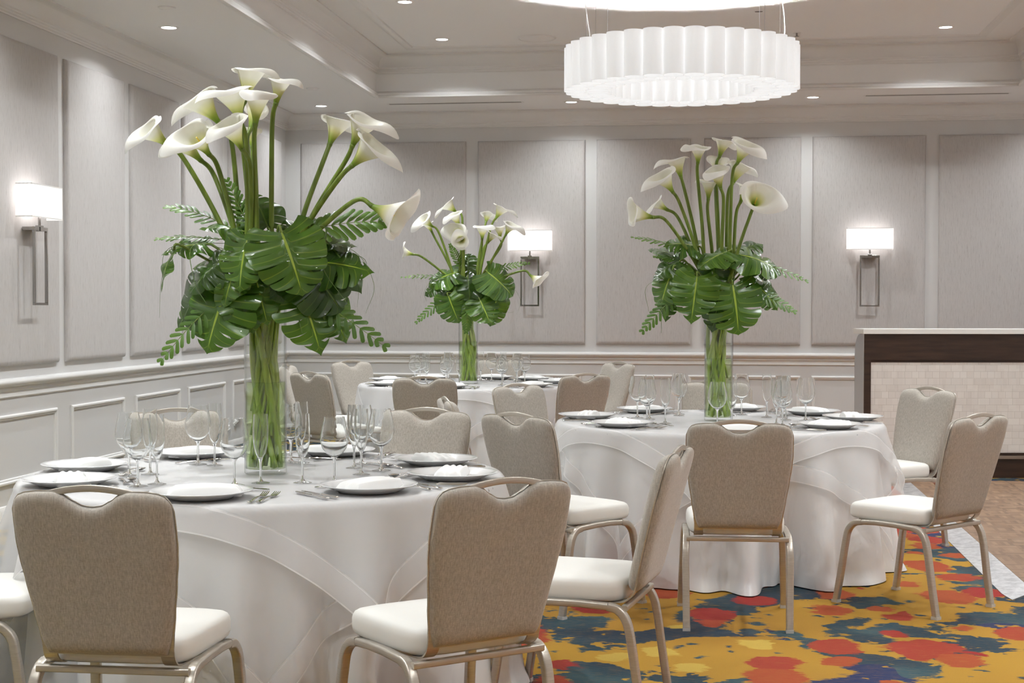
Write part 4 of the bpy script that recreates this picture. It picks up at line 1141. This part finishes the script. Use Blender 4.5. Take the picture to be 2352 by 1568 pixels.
# glasses measured on the nearest table: (angle, radius)
WINE = {'A': [(-160.2, .502), (-123.7, .570), (145.3, .430), (-88.4, .405), (-40.0, .445), (91.9, .380), (50.9, .456), (18.0, .438)]}
FLUTE = {'A': [(-164, .427), (-123.9, .489), (141.8, .350), (-76, .33), (-52.0, .365), (84.5, .370), (36.0, .36), (-.8, .372)]}
GP = {'A': 1.0}
protos = {}
def inst(kind, maker):
    if kind not in protos:
        protos[kind] = maker(); return protos[kind]
    return copy_tree(protos[kind])
for key in 'ABC':
    tx, ty = TAB[key]; nm = TN[key]; rr = random.Random(ord(key))
    for si, (ang, rad, where) in enumerate(SEATS[key]):
        a = R(ang); er = Vector((math.cos(a), math.sin(a), 0)); et = Vector((-math.sin(a), math.cos(a), 0))   # et points to the diner's left
        c0 = Vector((tx, ty, ZI)); face = a + math.pi / 2        # local +y towards the table centre
        def put(o, radial, left, rot=0.0, z=0.0):
            p = c0 + er * radial + et * left; o.location = (p.x, p.y, p.z + z); o.rotation_euler = (0, 0, face + rot)
        seat = 'at the %s seat of the %s' % (where, nm)
        put(tag(inst('plate', plate_proto), 'white rimmed charger plate ' + seat, 'plate', 'charger plates on the ' + nm), rad, 0)
        k_ = 'napkin1' if rr.random() < .6 else 'napkin2'
        put(tag(inst(k_, (lambda: napkin_proto(1)) if k_ == 'napkin1' else (lambda: napkin_proto(2))), 'folded white napkin on the plate ' + seat, 'napkin', 'folded napkins on the ' + nm), rad - .005, .01, rr.uniform(-.25, .25), .0075)
        if key in WINE:
            wa, wr = WINE[key][si]; fa, fr_ = FLUTE[key][si]
            pw = Vector((tx + wr * math.cos(R(wa)), ty + wr * math.sin(R(wa)), ZI)); pf = Vector((tx + fr_ * math.cos(R(fa)), ty + fr_ * math.sin(R(fa)), ZI))
        else:
            pw = c0 + er * (.47 + rr.uniform(-.02, .02)) + et * (-.06 + rr.uniform(-.02, .02)); pf = c0 + er * (.385 + rr.uniform(-.01, .02)) + et * (.0 + rr.uniform(-.02, .02))
        o = tag(inst('wine', wine_proto), 'empty clear wine glass ' + seat, 'wine glass', 'wine glasses on the ' + nm); o.location = pw
        o = tag(inst('flute', flute_proto), 'slender champagne flute ' + seat, 'champagne flute', 'champagne flutes on the ' + nm); o.location = pf
        put(tag(inst('fork', fork_proto), 'dinner fork next to the plate ' + seat, 'fork', 'dinner forks on the ' + nm), rad - .005, .192, rr.uniform(-.1, .1))
        put(tag(inst('fork', fork_proto), 'outer fork, farther from the plate, ' + seat, 'fork', 'outer forks on the ' + nm), rad - .01, .225, rr.uniform(-.1, .1))
        put(tag(inst('knife', knife_proto), 'table knife next to the plate ' + seat, 'knife', 'table knives on the ' + nm), rad - .005, -.192, rr.uniform(-.1, .1))
        put(tag(inst('knife', knife_proto), 'outer knife, farther from the plate, ' + seat, 'knife', 'outer knives on the ' + nm), rad - .005, -.222, rr.uniform(-.1, .1))
        if abs(rad - .2) > .3:
            put(tag(inst('spoon', spoon_proto), 'dessert spoon above the plate ' + seat, 'spoon', 'dessert spoons on the ' + nm), rad - .215, .05, R(90) + rr.uniform(-.2, .2))
            put(tag(inst('fork', fork_proto), 'dessert fork above the plate ' + seat, 'fork', 'dessert forks on the ' + nm), rad - .19, .02, R(-90) + rr.uniform(-.2, .2))

# ================================================================ centrepieces
VR, VH, VW = .0795, .705, .345     # vase radius, height, water level
def calla(key, n, r, s, lab, idx):
    n, r = Vector(n), Vector(r)
    o = empty('calla_lily'); tag(o, lab, 'calla lily', 'calla lilies in the ' + CN[key])
    ax = (r - n); L = ax.length * 1.10; ax.normalize()
    L = max(.085, min(L * 1.10, .150))
    out = Vector((n.x, n.y, 0)) + Vector((ax.x, ax.y, 0)) * .3
    if out.length < .02: out = Vector((1, 0, 0))
    tipd = (out.normalized() - ax * out.normalized().dot(ax)); tipd = tipd + Vector((0, 0, .25)) - ax * ax.z * .25
    tipd -= ax * tipd.dot(ax); tipd.normalize()
    side = ax.cross(tipd)
    rr = random.Random(idx * 7 + ord(key)); Rm = .0405 * s * rr.uniform(.92, 1.08); wob = rr.uniform(0, 6.28); open_ = rr.uniform(.8, 1.15)
    mb = MB(); nu, nv = 49, 22
    cache = {}
    def prof(u):
        if u in cache: return cache[u]
        th = (u - .5) * math.radians(398)
        c = (1 + math.cos(th)) / 2
        rad, h = .0095, 0.0; pts = []
        flare = Rm * (.62 + .12 * math.sin(3 * th + wob)) + Rm * 1.55 * c ** 5
        for i_ in range(nv):
            v = i_ / (nv - 1); pts.append((rad, h))
            if v < .58:
                q = v / .58; phi = R(10 + 22 * math.sin(q * math.pi * .62)); ds = L * .80 / (.58 * (nv - 1))
            else:
                q = (v - .58) / .42; phi = R(24 + (62 + 52 * c ** 2) * open_ * q ** 1.15 + 10 * q * math.sin(4 * th + wob)); ds = flare / (.42 * (nv - 1))
            rad += ds * math.sin(phi) * (Rm / .05 if v < .58 else 1); h += ds * math.cos(phi)
        cache[u] = (th, c, pts); return cache[u]
    def fn(u, v):
        th, c, pts = prof(round(u, 5)); rad, h = pts[int(round(v * (nv - 1)))]
        rad *= 1 + .07 * (u - .5) * 2
        if v > .6: h -= L * .16 * ((v - .6) / .4) * (1 - c)      # the side with the seam is cut lower
        pinch = 1 - .35 * max(0, (v - .75) / .25) * c ** 3
        p = n + ax * h + (tipd * math.cos(th) + side * math.sin(th) * pinch) * rad
        if v > .7: p.z -= .020 * s_ * ((v - .7) / .3) ** 2 * c ** 2
        return tuple(p)
    s_ = s
    mb.grid(nu, nv, fn, g=lambda u, v: min(1, v * 1.05))
    mb.build('spathe', M['calla_spathe'], o, auto=None, recalc=False)
    MB().sweep([n + ax * (L * .2), n + ax * (L * .62)], circ(.0042, 8), scale=[1, .6]).build('spadix', M['spadix_yellow'], o)
    a = math.atan2(n.y, n.x) + math.pi + rr.uniform(-1.1, 1.1); rb = rr.uniform(.040, .063)
    base = Vector((rb * math.cos(a), rb * math.sin(a), ZT + .022 + .006))
    d = Vector((n.x, n.y, 0)); dm = d.length
    mouth = Vector((0, 0, ZT + VH - .02)) + (d.normalized() * min(.058, dm * .5) if dm > .001 else Vector((0, 0, 0)))
    mouth += Vector((rr.uniform(-.012, .012), rr.uniform(-.012, .012), 0))
    k_ = (n - mouth).length
    m1 = n - ax * min(.07, k_ * .25)
    m2 = Vector((mouth.x + d.x * .16, mouth.y + d.y * .16, ZT + VH + .13))
    ma = a + R(rr.choice((-1, 1)) * rr.uniform(60, 100)); mr = rr.uniform(.025, .060); mid = Vector((mr * math.cos(ma), mr * math.sin(ma), (mouth.z + base.z) / 2))
    for p in (mouth, mid, base):
        rr2 = math.hypot(p.x, p.y)
        if rr2 > .062: p.x *= .062 / rr2; p.y *= .062 / rr2
    pth = spline([n + ax * .004, m1, m1.lerp(m2, .5) + Vector((d.x, d.y, 0)) * -.03, m2, mouth, mid, base], 7)
    nn = len(pth)
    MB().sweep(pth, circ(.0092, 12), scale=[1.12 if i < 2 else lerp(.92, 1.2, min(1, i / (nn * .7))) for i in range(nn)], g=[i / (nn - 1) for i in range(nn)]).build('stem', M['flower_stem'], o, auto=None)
    return o
CN = {'A': 'tall left centrepiece', 'B': 'right centrepiece', 'C': 'small far centrepiece'}

def frame_from(axis, nrm):
    y = axis.normalized(); z = nrm - y * nrm.dot(y); z.normalize(); x = y.cross(z)
    return x, y, z
def monstera(key, j, t, wf, nrm, split, lab, idx):
    j, t, nrm = Vector(j), Vector(t), Vector(nrm)
    o = empty('monstera_leaf'); tag(o, lab, 'leaf', 'monstera leaves in the ' + CN[key])
    ax = t - j; L = ax.length * 1.10
    minL = {'A': .165, 'B': .18, 'C': .16}[key]
    L = max(L, minL)
    x, y, z = frame_from(ax, nrm); rr = random.Random(idx * 13 + ord(key))
    W = L * .52 * wf
    droop = rr.uniform(.16, .34); fold = rr.uniform(.25, .55); tw = rr.uniform(-.2, .2)
    W *= rr.uniform(.82, 1.0)
    mb = MB()
    nf = 6
    gaps = {(sd_, k_): split * rr.choice((.25, .6, .8, 1.0, 1.1)) for sd_ in (-1, 1) for k_ in range(nf + 1)}
    def place(px, py):
        s = px / W; tt = py / L
        zz = -droop * L * max(0, tt) ** 2 - fold * W * (abs(s) ** 1.6) * .55 + tw * px * tt + .012 * math.sin(tt * 11 + (3 if px > 0 else 0)) * abs(s)
        return j + x * px + y * py * (1 - .05 * tt) + z * zz
    def half(side):
        for k_ in range(nf):
            ta, tb = k_ / nf, (k_ + 1) / nf
            nt, ns = 8, 9
            base_n = None
            def fn(u, v, ta=ta, tb=tb, k_=k_):
                # u along the finger width, v from the midrib outwards
                tc = (ta + tb) / 2
                gp_ = lambda q: gaps[(side, k_)] if q < .5 else gaps[(side, k_ + 1)]
                g = max(0, (v - (.42 - .12 * split)) / .58)
                tt = ta + (tb - ta) * u
                gp = gaps[(side, k_)] if u < .5 else gaps[(side, k_ + 1)]
                narrow = gp * .40 * min(1, g * 2.6) * (1 - .45 * g)
                if k_ == nf - 1 and u >= .5: narrow = 0
                tt = tc + (tt - tc) * (1 - narrow)
                tipr = 1 - .07 * (abs(u - .5) * 2) ** 3 * (.3 + gp_(u))
                # midrib foot and rim point of this parameter
                foot = max(0.0, tt ** 1.15) * .97
                ang = lerp(R(128), R(18), tt ** .85)
                reach = W * (.98 + .14 * math.sin(tt * math.pi)) * (1 - .20 * tt ** 3) * tipr
                if tt < .12: reach *= .80 + 1.6 * tt
                rim = Vector((reach * math.sin(ang), foot * L * .55 + reach * math.cos(ang) * 1.0 + L * .02))
                if tt > .8: 
                    q = (tt - .8) / .2; rim = rim.lerp(Vector((0, L)), q ** 1.4)
                fp = Vector((0, foot * L))
                p = fp.lerp(rim, v ** .95)
                # side veins bow towards the tip
                p.y += math.sin(v * math.pi) * L * .03
                return tuple(place(side * p.x, p.y))
            mb.grid(nt, ns, fn, sd=lambda u, v: v * side + (.0001 * side), k=lambda u, v: (u - .5) if v > .04 else .5)
    half(1); half(-1)
    mb.build('blade', M['monstera_dark' if ('dark' in lab or 'behind' in lab or 'back' in lab) else 'monstera_green'], o, auto=None, recalc=False)  # rear and tucked leaves get the darker green, shade put into their colour
    ra = rr.uniform(0, 6.28); root = Vector((.055 * math.cos(ra), .055 * math.sin(ra), ZT + .06 + (idx % 3) * .09)); neck_ = Vector((.045 * math.cos(ra + 2), .045 * math.sin(ra + 2), ZT + VH - .12))
    pth = spline([j + z * -.002, j - y * .03 + z * (-.006), (j + Vector((0, 0, ZT + VH + .06))) / 2 + Vector((j.x * .1, j.y * .1, 0)), Vector((max(-.05, min(.05, j.x * .12)), max(-.05, min(.05, j.y * .12)), ZT + VH + .02)), neck_, root], 5)
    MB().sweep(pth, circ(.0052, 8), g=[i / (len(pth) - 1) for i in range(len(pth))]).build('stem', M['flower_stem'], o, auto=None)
def frond(key, j, t, nrm, ll, lab, idx):
    j, t, nrm = Vector(j), Vector(t), Vector(nrm)
    o = empty('palm_frond'); tag(o, lab, 'palm frond', 'palm fronds in the ' + CN[key])
    x, y, z = frame_from(t - j, nrm); L = (t - j).length; rr = random.Random(idx + ord(key) * 3)
    sag = L * rr.uniform(.04, .10)
    def rach(q): return j + y * L * q + z * (sag * 4 * q * (1 - q) - 0)
    mb = MB(); n_ = 12
    for k_ in range(n_):
        q = .16 + .82 * k_ / (n_ - 1)
        ln = ll * (1.15 - .55 * abs(q - .45) / .55) * (1 if k_ < n_ - 2 else .7)
        for sd in (-1, 1):
            a = R(lerp(62, 34, q)) * rr.uniform(.92, 1.08)
            d = (x * sd * math.sin(a) + y * math.cos(a) + z * rr.uniform(-.12, .15)).normalized()
            b = rach(q); w = ll * .13
            perp = d.cross(z).normalized()
            pts = [(0, .25), (.25, .85), (.6, 1.0), (.9, .95), (1.0, .45)]
            vs = []
            for (f_, ww) in pts:
                c_ = b + d * ln * f_ - z * ln * .16 * f_ * f_
                vs += [c_ - perp * w * ww, c_ + z * w * .25 * ww, c_ + perp * w * ww]
            at = [-1, .02 * 5, 1] * len(pts)
            mb.add(vs, [(i * 3 + m, i * 3 + m + 1, i * 3 + m + 4, i * 3 + m + 3) for i in range(len(pts) - 1) for m in (0, 1)], sd=[.5] * 15, k=[.3] * 15)
    mb.build('leaflets', M['palm_green'], o, auto=None, recalc=False)
    root = Vector((j.x * .1, j.y * .1, ZT + VH - .03))
    pth = spline([root, (root + j) / 2 + Vector((0, 0, .02)), j] + [rach(q) for q in (.25, .5, .75, 1)], 4)
    nn = len(pth)
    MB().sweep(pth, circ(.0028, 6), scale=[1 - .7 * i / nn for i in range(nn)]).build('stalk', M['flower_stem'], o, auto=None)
def blade(key, pts, lab, idx):
    pth = spline(pts, 8); nn = len(pth)
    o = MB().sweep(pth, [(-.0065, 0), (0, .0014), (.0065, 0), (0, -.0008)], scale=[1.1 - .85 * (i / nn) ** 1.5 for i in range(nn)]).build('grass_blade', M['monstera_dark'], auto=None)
    tag(o, lab, 'grass blade', 'long grass blades in the ' + CN[key]); return o
for key in 'ABC':
    tx, ty = TAB[key]; nm = TN[key]
    vz = ZT + .004
    v_ = empty('glass_vase', (tx, ty, vz)); tag(v_, 'tall clear cylinder vase holding green stems on the ' + nm, 'vase', 'clear cylinder vases')
    MB().lathe([(.0005, .0), (VR - .004, .0), (VR, .004), (VR, VH), (VR - .002, VH + .002), (VR - .0042, VH), (VR - .0042, .020), (.0005, .018)], 56).build('glass', M['vase_glass'], v_)
    wt = MB().lathe([(VR - .0052, VW), (.0005, VW)], 48); wt.lathe([(VR - .0052, .021), (VR - .0052, VW)], 48)
    w_ = wt.build('water', M['vase_water'], v_, recalc=False)
    made = []
    for i, (n, r, s, lab) in enumerate(LILIES[key]):
        o = calla(key, n, r, s, 'white calla lily, %s, %s' % (lab, CN[key]), i); made.append(o)
    for i, (j, t, wf, nr, sp_, lab) in enumerate(LEAVES[key]):
        before = set(col.objects); monstera(key, j, t, wf, nr, sp_, 'monstera leaf, %s, %s' % (lab, CN[key]), i)
        made += [o for o in set(col.objects) - before if o.parent is None]
    for i, (j, t, nr, ll, lab) in enumerate(FRONDS[key]):
        before = set(col.objects); frond(key, j, t, nr, ll, 'palm frond, %s, %s' % (lab, CN[key]), i)
        made += [o for o in set(col.objects) - before if o.parent is None]
    for i, (pts, lab) in enumerate(BLADES[key]):
        made.append(blade(key, pts, 'thin grass blade, %s, %s' % (lab, CN[key]), i))
    for o in made: o.location = (tx, ty, 0)

# ================================================================ light
def area(name, loc, size, power, rot=(0, 0, 0), color=(1, 1, 1), spread=180, shape='DISK', sy=None):
    l = bpy.data.lights.new(name, 'AREA'); l.shape = shape; l.size = size
    if sy: l.size_y = sy
    l.energy = power; l.color = color; l.spread = R(spread)
    o = bpy.data.objects.new(name, l); o.location = loc; o.rotation_euler = rot; col.objects.link(o); return o
def point(name, loc, power, rad=.05, color=(1, 1, 1)):
    l = bpy.data.lights.new(name, 'POINT'); l.energy = power; l.shadow_soft_size = rad; l.color = color
    o = bpy.data.objects.new(name, l); o.location = loc; col.objects.link(o); return o
WARM = (.95, .985, 1.0)
for (p, lab) in DL:
    area('downlight_beam', (p[0], p[1], p[2] - .012), .10, DLP * (.45 if p[2] < 3.6 else 1.2), spread=140, color=WARM)
# the same grid of recessed lights carries on behind the camera's end of the room
for (x, y, z) in [(2.055, -5.34, ZU), (2.055, -7.0, ZU), (2.055, -8.65, ZU), (2.055, -10.3, ZU), (2.055, -11.95, ZU), (2.055, -13.6, ZU), (6.454, -3.7, ZU), (6.454, -5.34, ZU), (6.454, -7.0, ZU), (6.454, -8.65, ZU), (6.454, -10.3, ZU), (6.454, -11.95, ZU), (6.454, -13.6, ZU),
                  (.565, -7.0, ZS), (.565, -9.1, ZS), (.565, -11.2, ZS), (.565, -13.3, ZS), (7.95, -.65, ZS), (7.95, -2.8, ZS), (7.95, -4.9, ZS), (7.95, -7.0, ZS), (7.95, -9.1, ZS), (7.95, -11.2, ZS), (4.25, -17.5, ZS), (2.0, -17.5, ZS), (6.5, -17.5, ZS)]:
    area('downlight_beam', (x, y, z - .012), .12, DLP * (.45 if z < 3.6 and y > -17 else 1.2), spread=140, color=WARM)
for (x, y, z) in ((6.027, -.10, 2.09), (2.617, -.10, 2.09), (.10, -6.06, 2.09)):
    point('wall_lamp_bulb', (x, y, z), SCP, .03, (1, .96, .93))

# ================================================================ camera
cam = bpy.data.cameras.new('camera'); cam.sensor_width = 36; cam.lens = 3407.14 / 2352 * 36; cam.clip_start = .05; cam.clip_end = 60
co = bpy.data.objects.new('camera', cam); col.objects.link(co)
yaw, pit, rol = .13395, .02326, .00106
fw = Vector((-math.sin(yaw), math.cos(yaw), 0)); rt = Vector((math.cos(yaw), math.sin(yaw), 0)); up = Vector((0, 0, 1))
F_ = fw * math.cos(pit) - up * math.sin(pit); U_ = up * math.cos(pit) + fw * math.sin(pit)
R_ = rt * math.cos(rol) + U_ * math.sin(rol); U_ = U_ * math.cos(rol) - rt * math.sin(rol)
m = Matrix((R_, U_, -F_)).transposed().to_4x4(); m.translation = Vector((4.472, -15.255, 1.409))
co.matrix_world = m
scene.camera = co

w = bpy.data.worlds.new('world'); scene.world = w; w.use_nodes = True
w.node_tree.nodes['Background'].inputs[0].default_value = (.5, .5, .5, 1); w.node_tree.nodes['Background'].inputs[1].default_value = .0
vs_ = scene.view_settings
vs_.view_transform = 'Standard'; vs_.look = 'None'; vs_.gamma = 1; vs_.use_curve_mapping = False; vs_.exposure = EXPO
cy = scene.cycles
cy.max_bounces = 16; cy.diffuse_bounces = 4; cy.glossy_bounces = 4; cy.transmission_bounces = 16; cy.transparent_max_bounces = 20
cy.use_adaptive_sampling = True; cy.adaptive_threshold = .08; cy.adaptive_min_samples = 16; cy.use_light_tree = False
for q in ('chandelier_shade', 'lamp_shade_cloth', 'bulb_glow', 'lamp_glow'): M[q].cycles.emission_sampling = 'NONE'
cy.caustics_reflective = False; cy.caustics_refractive = False; cy.sample_clamp_indirect = 6.0
cy.use_denoising = True
